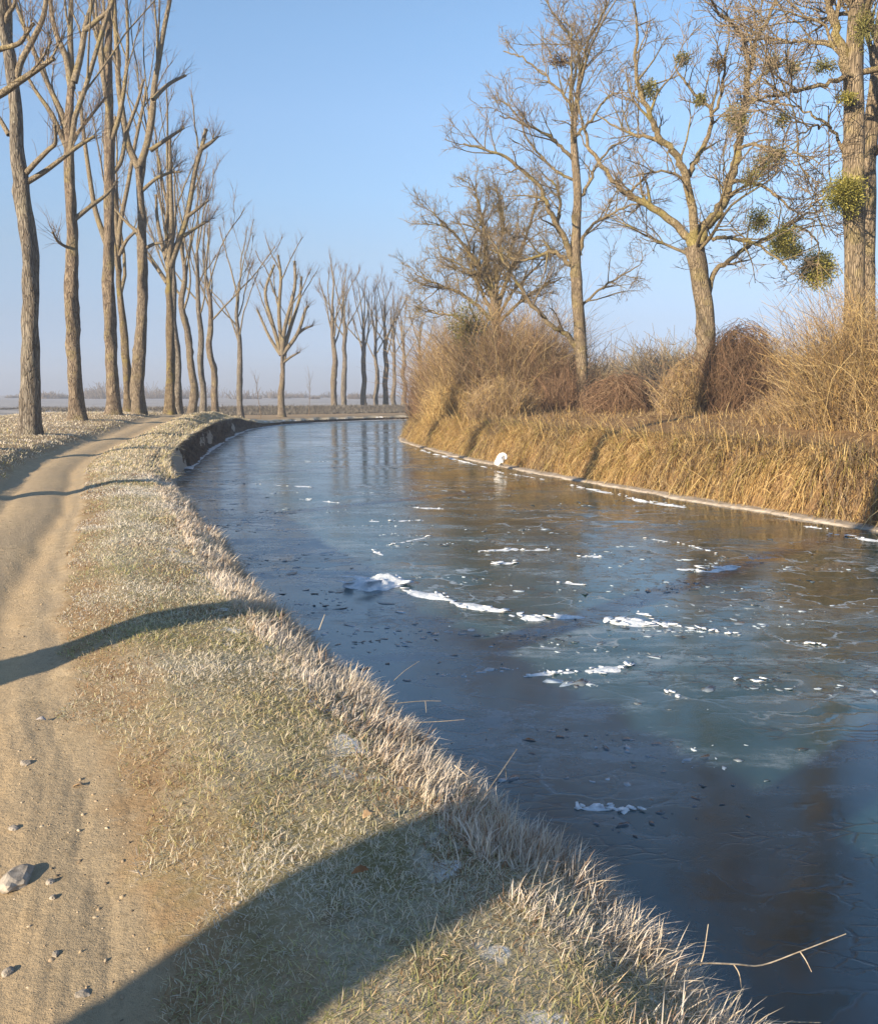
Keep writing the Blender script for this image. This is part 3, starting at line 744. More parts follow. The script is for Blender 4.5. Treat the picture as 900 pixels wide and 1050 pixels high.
# ---- fine-branched trees on the right bank
def branchy(T, TW, P, Rr, lvl, dens, rng, gnarl=.16, droop=0., maxl=3):
    L = float(np.sum(np.linalg.norm(np.diff(P, axis=0), axis=1)))
    if lvl >= maxl: return
    k = [int(4 + L * 1.5 * dens), int(3 + L * 2.2 * dens), int(3 + L * 3.2 * dens)][min(lvl, 2)]
    for _ in range(k):
        f = rng.uniform(.12, 1.0) ** .8
        q, t, i, u = pt(P, min(.999, f)); r = Rr[i] * (1 - u) + Rr[i + 1] * u
        l = [rng.uniform(.9, 2.7), rng.uniform(.5, 1.4), rng.uniform(.25, .7)][min(lvl, 2)] * (1.15 - .55 * f)
        l = min(l, L * .8)
        d = side_dir(t, rng.uniform(.5, 1.15), rng); d[2] += rng.uniform(-.1, .35) - droop
        r0 = [max(.018, min(.06, r * .6)), max(.011, min(.024, r * .6)), .0085][min(lvl, 2)]
        r1 = [.012, .008, .0055][min(lvl, 2)]
        Q, S = grow(q, d, l, r0, r1, [6, 5, 3][min(lvl, 2)], gnarl, .03 - droop * .2, rng)
        (T if lvl == 0 else TW).add(Q, S, 4 if lvl == 0 else 3)
        branchy(T, TW, Q, S, lvl + 1, dens, rng, gnarl, droop, maxl)

def right_tree(name, label, base, trunk, limbs, Y, seed, dens=1., extra=(), group=None, mats=None, zoff=0.):
    R = np.random.default_rng(seed)
    mb, ml, mt = mats or (M_BARK_R, M_LIMB_R, M_TWIG_R)
    K = np.array([base] + [at(x, y, Y) for x, y, w in trunk]); W = np.array([trunk[0][2] * 1.08] + [w for _, _, w in trunk]) * px_m(Y) / 2
    root = empty(name, base); tag(root, label, 'tree', group)
    trunk_mesh(K, W, 'trunk', mb, root, base, 18, .045, .35, seed)
    TW = Tubes()
    for k, (line, w0, w1) in enumerate(limbs):
        dy = R.uniform(-2.2, 2.2)
        n = len(line)
        Q = np.array([at(x, y, Y + dy * (i / (n - 1)) ** 1.3) for i, (x, y) in enumerate(line)])
        Q = smooth_line(Q, 5); Q[1:-1] += R.normal(0, .03, (len(Q) - 2, 3))
        S = np.linspace(w0, w1, len(Q)) * px_m(Y) / 2
        T = Tubes(); T.add(Q, S, 8)
        branchy(T, TW, Q, S, 0, dens, R)
        T.build('limb', ml, root, base)
    # limbs towards and away from the viewer fill the crown's depth
    KT = catmull(K, 4)
    for _ in range(4):
        q, t, i, u = pt(KT, R.uniform(.6, .97)); d = np.array([R.normal(0, .35), R.choice([-1, 1]) * R.uniform(.5, 1.), R.uniform(.4, 1.0)])
        Q, S = grow(q, d, R.uniform(3, 5.5), .07, .02, 9, .12, .03, R)
        T = Tubes(); T.add(Q, S, 7); branchy(T, TW, Q, S, 0, dens, R); T.build('limb', ml, root, base)
    TW.build('crown', mt, root, base)
    return root

Y1 = 38.; b1 = at(597, 394, Y1)
base1 = np.array([b1[0], Y1, gz(b1[0], Y1) - .1])
r1 = right_tree('ash_tree', 'tall fine branched bare tree rising behind the brown thicket', base1,
    [(597, 390, 12), (594, 335, 11.5), (591, 290, 11), (590, 262, 10), (592, 202, 8), (589, 159, 7), (588, 130, 6), (591, 107, 5), (595, 72, 4)],
    [([(589, 275), (581, 251), (570, 228), (562, 214), (553, 191), (524, 165), (507, 156), (475, 147)], 7, 1.6),
     ([(572, 232), (574, 205), (568, 188), (556, 178)], 3.5, 1.4), ([(595, 262), (599, 240), (617, 225), (646, 211), (668, 205)], 4, 1.2),
     ([(593, 360), (580, 342), (566, 333), (545, 312), (527, 284), (513, 263), (500, 240)], 6, 1.6), ([(588, 275), (575, 262), (562, 258), (545, 265), (527, 266), (505, 256)], 5, 1.4),
     ([(591, 210), (602, 190), (612, 168), (628, 150), (650, 140)], 4, 1.2), ([(590, 165), (575, 150), (560, 138), (540, 128), (512, 118)], 4, 1.2), ([(589, 140), (606, 122), (622, 100), (640, 92)], 3.5, 1.2),
     ([(590, 112), (575, 95), (560, 78), (535, 60), (516, 52)], 3.2, 1.2), ([(594, 76), (593, 49), (582, 33), (572, 20), (560, 0)], 3.2, 1.2), ([(595, 75), (602, 45), (615, 20), (622, -5)], 3, 1.2),
     ([(592, 320), (610, 300), (632, 285), (655, 272)], 3, 1.1), ([(590, 185), (570, 175), (545, 150), (530, 118), (510, 98)], 3, 1.1)],
    Y1, 71, .85, group='bare trees on the right bank')
leaf_ball(at(575, 63, Y1), .35, 150, [(.20, .13, .06), (.15, .10, .05)], 'nest', r1, base1, .10, (1.4, 1.2, .6), mat=M_VINE)
leaf_ball(at(480, 335, Y1 + 3), .95, 1500, DULL, 'mistletoe', r1, base1, .10, (1.1, 1, 1.2))

Y2 = 30.; b2 = at(726, 425, Y2); base2 = np.array([b2[0], Y2, gz(b2[0], Y2) - .1])
r2 = right_tree('ash_tree', 'wide spreading bare tree with many mistletoe tufts, standing in a bramble mound', base2,
    [(724, 380, 18), (723.5, 330, 17.5), (717, 285, 18), (712, 252, 20)],
    [([(711, 252), (702, 240), (683, 222), (660, 208), (640, 196), (625, 179), (605, 153), (599, 130), (590, 100)], 9, 2),
     ([(712, 254), (711, 231), (705, 188), (695, 162), (677, 142), (669, 124), (657, 98), (651, 66), (653, 29), (650, 0)], 10, 1.6),
     ([(706, 180), (716, 159), (727, 139), (729, 115), (712, 95), (698, 78), (690, 55)], 6, 1.4), ([(677, 143), (655, 138), (635, 132), (612, 118)], 4, 1.2),
     ([(714, 254), (722, 234), (738, 214), (747, 188), (755, 156), (761, 124), (766, 81), (770, 63), (779, 35), (793, 6), (800, -30)], 12, 2.5),
     ([(767, 66), (761, 38), (748, 22), (735, 10), (725, -15)], 5, 1.6), ([(726, 304), (732, 281), (750, 265), (772, 249), (795, 240), (822, 222), (843, 214)], 6, 1.6),
     ([(720, 246), (740, 243), (755, 245), (775, 250), (795, 262), (806, 276)], 4.5, 1.4), ([(755, 152), (775, 148), (795, 155), (815, 170)], 4, 1.2), ([(748, 188), (765, 185), (790, 196), (812, 214), (835, 226)], 4, 1.2),
     ([(765, 90), (785, 75), (805, 60), (815, 40)], 3.6, 1.2), ([(704, 186), (690, 178), (670, 176), (645, 182)], 3.4, 1.1), ([(728, 120), (740, 95), (742, 65), (748, 40)], 3.6, 1.2), ([(812, 228), (830, 238), (838, 252), (838, 276)], 2.6, 1.)],
    Y2, 72, .68, group='bare trees on the right bank')
for (x, y, rp, n, cl) in ((838, 276, 17, 2600, OLIVE), (803, 250, 15, 1500, OLIVE), (778, 226, 11, 700, OLIVE), (755, 122, 12, 800, DULL), (783, 168, 11, 500, DULL), (797, 160, 9, 400, DULL), (666, 92, 8.5, 420, DULL), (793, 63, 6, 220, DULL), (735, 65, 8, 240, [(.20, .14, .07), (.15, .12, .05)]), (806, 236, 9, 350, OLIVE), (718, 102, 5, 150, DULL), (770, 182, 8, 300, OLIVE), (815, 258, 8, 350, OLIVE), (700, 60, 6, 200, DULL), (812, 70, 7, 220, OLIVE)):
    leaf_ball(at(x, y, Y2 + (rng.uniform(-.8, .8))), rp * 1.12 * px_m(Y2), int(n * 1.6), cl, 'mistletoe', r2, base2, .07, (1, 1, 1.05))

Y3 = 22.; b3 = at(880, 440, Y3); base3 = np.array([b3[0], Y3, gz(b3[0], Y3) - .1])
r3 = right_tree('ash_tree', 'massive pale trunk at the right frame edge with a mistletoe clump on its side', base3,
    [(877, 380, 21), (876, 300, 19.5), (875.5, 200, 19), (875, 120, 18.5), (875, 70, 18), (878, 20, 15), (881, -40, 13), (885, -110, 11)],
    [([(872, 95), (864, 57), (856, 29), (848, 2), (838, -40), (830, -90)], 11, 4), ([(905, 68), (875, 77), (852, 84), (818, 93), (790, 99), (770, 106)], 6.5, 1.6),
     ([(870, 172), (862, 152), (852, 131), (833, 118), (814, 109), (790, 103)], 4, 1.3), ([(860, 44), (830, 42), (805, 41), (780, 40), (762, 41)], 4, 1.4), ([(852, 131), (838, 128), (822, 138), (812, 158)], 2.4, 1.),
     ([(872, 200), (856, 190), (842, 198), (828, 215)], 3, 1.1), ([(865, 60), (845, 30), (820, 14), (800, 10)], 3.4, 1.2)],
    Y3, 73, .95, group='bare trees on the right bank')
for (x, y, rp, n, cl, sq) in ((866, 199, 20, 3000, OLIVE, (1, .9, 1.05)), (886, 28, 13, 700, DULL, (1, 1, 1.6)), (846, 68, 9, 300, DULL, (1.6, 1, .8)), (802, 122, 8, 220, DULL, (1, 1, 1.1)), (868, 100, 7, 220, OLIVE, (1.5, 1, .8))):
    leaf_ball(at(x, y, Y3 - .4), rp * px_m(Y3), n, cl, 'mistletoe', r3, base3, .05, sq)
Y4 = 24.5; b4 = at(893, 440, Y4); base4 = np.array([b4[0], Y4, gz(b4[0], Y4) - .1])
right_tree('ash_tree', 'dark slanting trunk close behind the massive pale trunk', base4,
    [(889, 380, 17), (888, 260, 16), (890, 171, 15), (894, 124, 14), (899, 76, 13), (906, 10, 11), (915, -60, 9)],
    [([(899, 80), (890, 40), (886, 0), (880, -50)], 6, 2), ([(893, 160), (903, 150), (918, 120), (930, 80)], 5, 2)], Y4, 74, .5, group='bare trees on the right bank')

# bushy multi-stemmed tree on the left end of the thicket
Y0 = 44.; b0 = at(508, 400, Y0); base0 = np.array([b0[0], Y0, gz(b0[0], Y0) - .1])
right_tree('field_maple_tree', 'low bushy bare tree with a dense yellowish brown crown above the thicket', base0,
    [(508, 380, 9), (509, 340, 8.5), (507, 305, 8)],
    [([(507, 310), (495, 280), (478, 255), (462, 235), (445, 220)], 5, 1.4), ([(508, 318), (500, 270), (496, 235), (490, 205), (484, 188)], 5, 1.4), ([(509, 320), (520, 285), (535, 255), (545, 225), (552, 200)], 5, 1.4),
     ([(506, 330), (485, 310), (462, 296), (440, 288), (425, 280)], 4, 1.2), ([(507, 300), (512, 260), (515, 225), (510, 195)], 4, 1.3), ([(509, 335), (530, 312), (555, 295), (575, 285)], 4, 1.2), ([(507, 345), (480, 330), (455, 322), (438, 318)], 3.5, 1.1),
     ([(508, 330), (490, 290), (470, 270), (450, 262)], 3.5, 1.1), ([(508, 330), (525, 300), (548, 275), (566, 258)], 3.5, 1.1)],
    Y0, 75, 1.5, group='bare trees on the right bank', mats=(M_BARK_R, M_LIMB_R, M_TWIG_M))

# ------------------------------------------------------------------ thicket, brambles, dry bank grass
BROWN = np.array([(.25, .175, .105), (.31, .225, .14), (.18, .12, .07), (.38, .295, .185)])
GOLD = np.array([(.66, .475, .20), (.57, .395, .165), (.74, .57, .28), (.44, .285, .115)])
RUSSET = np.array([(.27, .165, .10), (.21, .13, .078), (.32, .22, .135), (.15, .095, .06)])

def strands_up(c, rx, ry, h, n, R, zfun=None, lean=.25, pts=7, curl=.17):
    th = R.uniform(0, 2 * PI, n); q = np.sqrt(R.uniform(0, 1, n))
    b = np.column_stack([c[0] + rx * q * np.cos(th), c[1] + ry * q * np.sin(th)])
    z = ground_z(b, False)
    H = h * 1.25 * R.uniform(.35, 1.08, n) ** 1.2 * (1 - .4 * q ** 2)
    d = np.column_stack([np.cos(th) * q * lean + R.normal(0, .28, n), np.sin(th) * q * lean + R.normal(0, .28, n), np.ones(n)])
    P = np.zeros((n, pts, 3)); P[:, 0] = np.column_stack([b, z - .03])
    v = d.copy()
    for i in range(1, pts):
        v = v * np.array([.9, .9, 1.0]) + R.normal(0, curl, (n, 3)) * np.array([1, 1, .35]); v[:, 2] = np.maximum(v[:, 2] - .03 * i, .15)
        P[:, i] = P[:, i - 1] + v / np.linalg.norm(v, axis=1, keepdims=True) * (H / (pts - 1))[:, None]
    return P
def strands_dome(c, rx, ry, h, n, R, pts=7, z0=None):
    """arching stems hanging over a mound"""
    th = R.uniform(0, 2 * PI, n); s0 = R.uniform(0, .75, n); s1 = s0 + R.uniform(.25, .7, n)
    k = 1.02 - .5 * R.uniform(0, 1, n) ** 2.2 + .10 * np.sin(th * 3 + c[0]) + .07 * np.sin(th * 7 + s0 * 5); base = gz(c[0], c[1]) if z0 is None else z0
    P = np.zeros((n, pts, 3)); dth = R.normal(0, .9, n)
    for i in range(pts):
        f = i / (pts - 1); a = np.minimum(s0 + (s1 - s0) * f, 1.08) * PI / 2; t = th + dth * f
        P[:, i, 0] = c[0] + rx * k * np.sin(a) * np.cos(t); P[:, i, 1] = c[1] + ry * k * np.sin(a) * np.sin(t); P[:, i, 2] = base + h * k * np.cos(a)
    P = P + np.cumsum(R.normal(0, .05, P.shape), axis=1) + R.normal(0, .07, (n, 1, 3)) * 1.
    return P

def shrub(name, label, c, rx, ry, h, n_up, n_dome, pal, seed, cat='shrub', group='shrubs of the thicket on the right bank', thick=.008, sub=True, lean=.16):
    R = np.random.default_rng(seed)
    base = np.array([c[0], c[1], gz(c[0], c[1]) - .03])
    root = empty(name, base); tag(root, label, cat, group)
    S = Tubes(); W = Tubes()
    def cols(n): return pal[R.integers(0, len(pal), n)] * R.uniform(.75, 1.25, (n, 1))
    if n_up:
        P = strands_up(c, rx, ry, h, n_up, R, lean=lean); r = thick * R.uniform(.7, 1.6, n_up)
        S.batch(P, r[:, None] * np.linspace(1.2, .45, P.shape[1])[None], 3, cols(n_up))
        if sub:
            for _ in range(4):
                i = R.integers(0, n_up, n_up); j = R.integers(1, P.shape[1] - 1, n_up)
                q = P[i, j]; d = R.normal(0, 1, (n_up, 3)); d[:, 2] = np.abs(d[:, 2]) * .9 + .1; d = nrm_rows(d) * (h * R.uniform(.06, .20, n_up))[:, None]
                Q = np.stack([q, q + d * .5 + R.normal(0, .03, d.shape), q + d], 1)
                W.batch(Q, np.tile(np.array([.7, .55, .4]) * thick, (n_up, 1)), 3, cols(n_up))
    if n_dome:
        P = strands_dome(c, rx, ry, h * .92, n_dome, R); r = thick * R.uniform(.6, 1.3, n_dome)
        W.batch(P, r[:, None] * np.linspace(1., .5, P.shape[1])[None], 3, cols(n_dome))
    S.build('stems', M_VINE, root, base, True); W.build('twigs', M_VINE, root, base, True)
    return root
def up(px, py, Y): p = at(px, py, Y); return (p[0], p[1])

STRAWBROWN = np.concatenate([BROWN, BROWN * 1.15, GOLD * .7])
thick_list = [
    ('russet shrub at the far left tip of the thicket above the ice', (444, 47.5), 1.2, 1.5, 3.0, 800, 200, RUSSET),
    ('tall russet shrub next to the left tip of the thicket', (460, 45), 1.4, 1.7, 4.2, 1300, 200, np.concatenate([RUSSET, BROWN])),
    ('straw brown shrub in front of the low bushy tree', (488, 42.0), 1.7, 1.7, 4.7, 1500, 250, STRAWBROWN),
    ('pale brown shrub at the middle of the thicket', (522, 40.5), 1.7, 1.7, 4.7, 1500, 250, np.concatenate([RUSSET, STRAWBROWN])),
    ('shaded brown shrub at the right end of the thicket beside the tall tree', (556, 40.5), 1.5, 1.6, 4.1, 1200, 250, BROWN),
    ('dark low shrub left of the tall tree foot', (576, 38.5), .9, 1.3, 2.2, 700, 150, RUSSET),
    ('ragged straw coloured shrub at the waterline left of the egret', (464, 40.5), 1.2, 1.0, 1.7, 800, 150, GOLD * .85),
    ('ragged brown shrub on the bank above the egret', (512, 36.2), 1.3, 1.1, 1.6, 800, 150, STRAWBROWN),
    ('slender straw shrub under the leaning limb of the tall tree', (540, 43.5), 1.5, 1.3, 6.2, 550, 0, GOLD * .7),
    ('slender pale shrub rising above the thicket at its left', (476, 46), 1.5, 1.3, 6.4, 600, 0, GOLD * .7),
]
for i, (lab, (x, Y), rx, ry, h, nu, nd, pal) in enumerate(thick_list):
    shrub('thicket_shrub', lab, up(x, 420, Y), rx, ry, h, nu, nd, pal, 200 + i)
shrub('bramble_mound', 'round russet bramble mound left of the spreading tree', up(634, 410, 33), 1.25, 1.1, 1.3, 250, 1500, RUSSET, 220, 'bramble', 'bramble mounds')
shrub('bramble_mound', 'tall bramble mound hiding the right side of the spreading tree foot', up(757, 410, 29.2), 1.3, 1.2, 2.7, 450, 2300, RUSSET * .85, 221, 'bramble', 'bramble mounds')
shrub('bramble_mound', 'straw brown bramble mound on the left of the spreading tree foot', up(706, 410, 29.6), .9, 1.0, 1.7, 700, 800, STRAWBROWN, 222, 'bramble', 'bramble mounds')
shrub('creeper_shrub', 'tall straw coloured creeper climbing the massive pale trunk', up(882, 420, 21.2), 1.15, .9, 3.3, 2600, 120, np.concatenate([GOLD, BROWN]) * .85, 223, lean=.2, thick=.0055)
shrub('creeper_shrub', 'pale straw shrub left of the massive trunk', up(845, 420, 21.6), 0.8, .9, 1.9, 1100, 60, np.concatenate([GOLD, BROWN, BROWN * 1.2]) * .9, 224, thick=.005)
shrub('creeper_shrub', 'loose low straw shrub between bramble mound and massive trunk', up(805, 420, 24), 1.0, .9, .9, 450, 40, np.concatenate([GOLD, BROWN, BROWN * 1.2]) * .9, 225, thick=.005)
shrub('creeper_shrub', 'straw shrub at the right frame edge beyond the massive trunk', up(925, 420, 20.5), 1.3, 1.2, 2.8, 1500, 80, np.concatenate([GOLD, BROWN]) * .9, 226, thick=.0055)

# background scrub on the right, far off and reading as one mass
def far_woods():
    R = np.random.default_rng(31)
    T = Tubes(); PAL = np.array([(.26, .21, .15), (.20, .155, .11), (.33, .26, .15), (.23, .21, .12)])
    for i in range(120):
        px = R.uniform(575, 1050); Y = R.uniform(62, 105)
        p = at(px, 400, Y); hgt = R.uniform(2.8, 6.4) * (Y / 80) ; n = 300
        P = strands_up((p[0], p[1]), hgt * .5, hgt * .5, hgt, n, R, pts=5, curl=.3, lean=.5)
        c = PAL[R.integers(0, 4)] * R.uniform(.8, 1.2, (n, 1))
        T.batch(P, np.tile(np.linspace(.03, .014, 5), (n, 1)), 3, c)
        i2 = R.integers(0, n, n * 4); j = R.integers(1, 4, n * 4); q = P[i2, j]; d = R.normal(0, 1, (n * 4, 3)); d[:, 2] = np.abs(d[:, 2]); d = nrm_rows(d) * hgt * .14
        T.batch(np.stack([q, q + d * .5 + R.normal(0, .05, d.shape), q + d], 1), np.tile(np.array([.018, .015, .012]), (n * 4, 1)), 3, np.repeat(c, 4, axis=0))
    o = T.build('far_woods', M_VINE, None, (0, 0, 0), True)
    tag(o, 'hazy grey brown scrub woodland beyond the right bank', 'woodland', None, 'stuff')
far_woods()

def distant_woods():
    R = np.random.default_rng(35); T = Tubes()
    for i in range(90):
        x = R.uniform(-330, 15); y = R.uniform(300, 420) + .1 * x; h = R.uniform(1.8, 4.6) * (1 + .5 * math.sin(x * .045)); n = 110
        P = strands_up((x, y), h * 1.6, h, h, n, R, pts=4, curl=.3, lean=.6)
        T.batch(P, np.tile(np.linspace(.12, .07, 4), (n, 1)), 3, np.array([(.17, .14, .11)]) * R.uniform(.7, 1.3, (n, 1)))
    o = T.build('distant_woods', M_VINE, None, (0, 0, 0), True); tag(o, 'faint woodland on the hazy horizon beyond the fields', 'woodland', None, 'stuff')
distant_woods()

def hedge_line():
    R = np.random.default_rng(33); T = Tubes()
    n = 9000
    x = R.uniform(-75, -14, n); y = 92 + .12 * (x + 60) + R.normal(0, .5, n)
    b = np.column_stack([x, y]); z = ground_z(b, False)
    P = np.zeros((n, 4, 3)); P[:, 0] = np.column_stack([b, z]); v = R.normal(0, .35, (n, 3)); v[:, 2] = 1
    for i in range(1, 4): P[:, i] = P[:, i - 1] + (v + R.normal(0, .25, (n, 3))) * (.10 + .16 * np.abs(sines(x, x * 0, .35, 3)))[:, None]
    T.batch(P, np.tile(np.linspace(.03, .012, 4), (n, 1)), 3, np.array([(.09, .085, .08)]) * R.uniform(.6, 1.4, (n, 1)))
    o = T.build('low_hedge', M_VINE, None, (0, 0, 0), True); tag(o, 'low dark hedge along the field behind the left row', 'hedge')
hedge_line()

def levee_face_shade():  # dark tufts added on the levee face to imitate its shade
    R = np.random.default_rng(34); T = Tubes(); n = 26000
    i = R.integers(0, len(LEVEE) - 1, n); f = R.uniform(0, 1, n)[:, None]
    b = LEVEE[i] * (1 - f) + LEVEE[i + 1] * f
    d = nrm_rows(LEVEE[i + 1] - LEVEE[i]); off = R.uniform(.2, 5.5, n)
    b = b + np.stack([d[:, 1], -d[:, 0]], 1) * off[:, None]
    k = (b[:, 0] > -35) & (b[:, 0] < 25); b = b[k]; n = len(b)
    P = np.zeros((n, 3, 3)); P[:, 0] = np.column_stack([b, ground_z(b, False) - .02]); v = R.normal(0, .5, (n, 3)); v[:, 2] = 1
    for j in (1, 2): P[:, j] = P[:, j - 1] + (v + R.normal(0, .3, (n, 3))) * .10 * R.uniform(.5, 1.5, (n, 1))
    T.batch(P, np.tile(np.array([.03, .022, .01]), (n, 1)), 3, np.array([(.17, .155, .13)]) * R.uniform(.4, 1.7, (n, 1)))
    o = T.build('levee_shade_tufts', M_VINE, None, (0, 0, 0), True); tag(o, 'dark low tufts standing in for shade on the levee face at the canal bend', 'ground cover', None, 'stuff')
levee_face_shade()

# ------------------------------------------------------------------ grass blades
def blades(name, P, L, W, az, lean, droop, C, mat, label, cat, seed=0, tip_frost=0., vdrop=None):
    R = np.random.default_rng(seed); n = len(P)
    h = np.column_stack([np.cos(az), np.sin(az), np.zeros(n)]); a2 = az + PI / 2 + R.normal(0, .6, n)
    w = np.column_stack([np.cos(a2), np.sin(a2), R.normal(0, .15, n)]) * (W / 2)[:, None]
    up_ = np.array([0, 0, 1.])
    def pos(u): return P + h * (L * (np.sin(lean) * u + droop * u * u))[:, None] + up_ * (L * (np.cos(lean) * u - (droop * .75 if vdrop is None else vdrop) * u * u))[:, None]
    m1, m2, tip = pos(.4), pos(.75), pos(1.)
    V = np.stack([P - w, P + w, m1 - w * .9, m1 + w * .9, m2 - w * .6, m2 + w * .6, tip], 1).reshape(-1, 3)
    o = np.arange(n) * 7
    q1 = np.stack([o, o + 1, o + 3, o + 2], 1); q2 = np.stack([o + 2, o + 3, o + 5, o + 4], 1); t = np.stack([o + 4, o + 5, o + 6], 1)
    loops = np.concatenate([q1.ravel(), q2.ravel(), t.ravel()])
    st = np.concatenate([np.arange(2 * n) * 4, 8 * n + np.arange(n) * 3])
    CC = np.repeat(C, 7, axis=0)
    if tip_frost:        # rime sits thickest on the tips
        k = np.tile(np.array([0, 0, .35, .35, .75, .75, 1.]), n)[:, None] * tip_frost * np.repeat(R.uniform(.4, 1, n), 7)[:, None]
        CC = CC * (1 - k) + np.array([.84, .81, .76]) * k
    me = mesh_np(name, V, loops, st, cols=CC)
    ob = link_mesh(name, me, mat); tag(ob, label, cat, None, 'stuff')
    return ob

def scatter_left(s0, s1, t0, t1, n, R, power=2.2):
    """random points between two offsets from the left bank line, denser near the viewer"""
    line = resample(LE, 6000, 0); seg = np.hypot(*np.diff(line, axis=0).T); cum = np.concatenate([[0], np.cumsum(seg)]) - T0
    u = R.uniform(0, 1, n)
    if power:   # sample t with density ~ 1/(t+a)
        a = power; t = (a + t0 + 1) * ((a + t1 + 1) / (a + t0 + 1)) ** u - a - 1
    else: t = t0 + (t1 - t0) * u
    x = np.interp(t, cum, line[:, 0]); y = np.interp(t, cum, line[:, 1])
    dx = np.gradient(line[:, 0]); dy = np.gradient(line[:, 1]); L = np.hypot(dx, dy); nx = np.interp(t, cum, -dy / L); ny = np.interp(t, cum, dx / L)
    s = R.uniform(s0, s1, n)
    P = np.column_stack([x + nx * s, y + ny * s])
    s = s_eff(s, t)
    return P, s, t, np.column_stack([-nx, -ny])

FROST = np.array([.78, .73, .65]); STRAW = np.array([.52, .40, .23]); PINK = np.array([.53, .41, .305]); GREEN = np.array([.25, .27, .07]); RUST = np.array([.27, .15, .065]); OLIVEG = np.array([.42, .37, .135])

def turf():
    R = np.random.default_rng(51)
    # --- long frosted fringe on the edge of the bank
    n = 260000
    P, s, t, wdir = scatter_left(-.48, .46, -1.5, 26, n, R)
    # tufts: pull towards clump centres
    cl = sines(P[:, 0], P[:, 1], 9, 71) + .6 * sines(P[:, 0], P[:, 1], 21, 72)
    keep = R.uniform(-.6, .45, n) < cl + .25 * sines(P[:, 0], P[:, 1], 3.3, 76)
    P, s, t, wdir, cl = P[keep], s[keep], t[keep], wdir[keep], cl[keep]; n = len(P)
    z = ground_z(P); d = np.hypot(P[:, 0], P[:, 1])
    s_lo = np.interp(t, [5, 14], [-.42, -.05]); ok_ = s > s_lo; P, s, t, wdir, cl = P[ok_], s[ok_], t[ok_], wdir[ok_], cl[ok_]; n = len(P); z = z[ok_]; d = d[ok_]
    L = np.interp(t, [8, 18], [1, .6]) * R.gamma(4, .019, n) * (1 + 1.0 * np.clip(cl, 0, .6)) * np.interp(s, [-.5, -.1, .42], [1.25, 1.2, .6])
    W = (.0026 + .0008 * d) * R.uniform(.6, 1.2, n); W = np.minimum(W, .02)
    L = np.minimum(L, R.uniform(.12, .19, n))
    tuft = 2.2 * sines(P[:, 0], P[:, 1], 6, 73)
    az = np.arctan2(wdir[:, 1], wdir[:, 0]) + tuft + R.normal(0, .75, n)
    C = np.where(R.random(n)[:, None] < .72, STRAW, PINK) * R.uniform(.75, 1.3, (n, 1))
    fr = np.clip(R.normal(.42, .2, n) + .5 * sines(P[:, 0], P[:, 1], 3.1, 74), 0, .95)[:, None]; C = C * (1 - fr) + FROST * fr
    rs = R.random(n) < np.clip(.10 + .5 * sines(P[:, 0], P[:, 1], 4.2, 75), 0, .5); C[rs] = RUST * R.uniform(.7, 1.4, (rs.sum(), 1))
    blades('frosted_fringe_grass', np.column_stack([P, z - .01]), L, W, az, np.abs(R.normal(.45, .3, n)), np.abs(R.normal(.28, .25, n)), C, M_GRASS, 'long frosted straw coloured grass fringing the water edge', 'grass', 1, .45)
    # --- short turf between fringe and track
    n = 860000
    P, s, t, wdir = scatter_left(.15, 1.95, -1.0, 24, n, R, .7)
    w1 = sines(P[:, 0], P[:, 1], 2.4, 81); w2 = sines(P[:, 0], P[:, 1], 11, 82); w3 = sines(P[:, 0], P[:, 1], 30, 83)
    edge = 1.52 + .22 * w1 + .14 * w2
    keep = (s < edge) & (R.uniform(-1.2, .45, n) < w2 + .6 * w3 + .30 - np.clip((s - edge + .3) * 1.6, 0, 1))
    P, s, t, w1, w2 = P[keep], s[keep], t[keep], w1[keep], w2[keep]; n = len(P)
    z = ground_z(P); d = np.hypot(P[:, 0], P[:, 1])
    L = R.gamma(4, .0058, n) * np.interp(s, [.15, .6, 1.6], [1.7, 1.0, .85]) * (1 + .5 * np.clip(w2, 0, .6))
    W = np.minimum((.0011 + .0008 * d) * R.uniform(.6, 1.2, n), .014)
    gmix = np.clip(R.normal(.55, .22, n) + .9 * w1 + .3 * w2, 0, 1)[:, None]
    C = (OLIVEG * (1 - gmix) + GREEN * gmix); st = (R.random(n) < np.interp(s, [.2, .9, 1.6], [.6, .38, .3]))[:, None]
    C = np.where(st, STRAW, C) * R.uniform(.9, 1.35, (n, 1))
    fr = np.clip(R.normal(.22, .2, n) + .85 * sines(P[:, 0], P[:, 1], 3.4, 84) + np.interp(t, [1, 12], [0, .35]), 0, .95)[:, None]; C = C * (1 - fr) + FROST * fr
    rs = R.random(n) < np.clip(.05 + .5 * sines(P[:, 0], P[:, 1], 5.2, 85) + np.interp(s, [1.1, 1.5], [0, .22]), 0, .6); C[rs] = RUST * R.uniform(.6, 1.4, (rs.sum(), 1))
    blades('frosted_turf', np.column_stack([P, z - .006]), L, W, R.uniform(0, 2 * PI, n), np.abs(R.normal(.85, .4, n)), np.abs(R.normal(.35, .3, n)), C, M_GRASS, 'short green and straw turf white with frost beside the track', 'grass', 2, .16)
    # --- turf strip between the track and the eroded face, farther on
    n = 60000
    P, s, t, wdir = scatter_left(-.12, 1.6, 18, 62, n, R, 0)
    keep = s < 1.5 + .2 * sines(P[:, 0], P[:, 1], 2.4, 81); P, s, t, wdir = P[keep], s[keep], t[keep], wdir[keep]; n = len(P)
    z = ground_z(P); d = np.hypot(P[:, 0], P[:, 1]); L = R.gamma(5, .014, n) * np.interp(s, [0, .4, 1.], [1.6, 1.2, .7]); W = np.minimum(.0011 * d * R.uniform(.6, 1.2, n), .03)
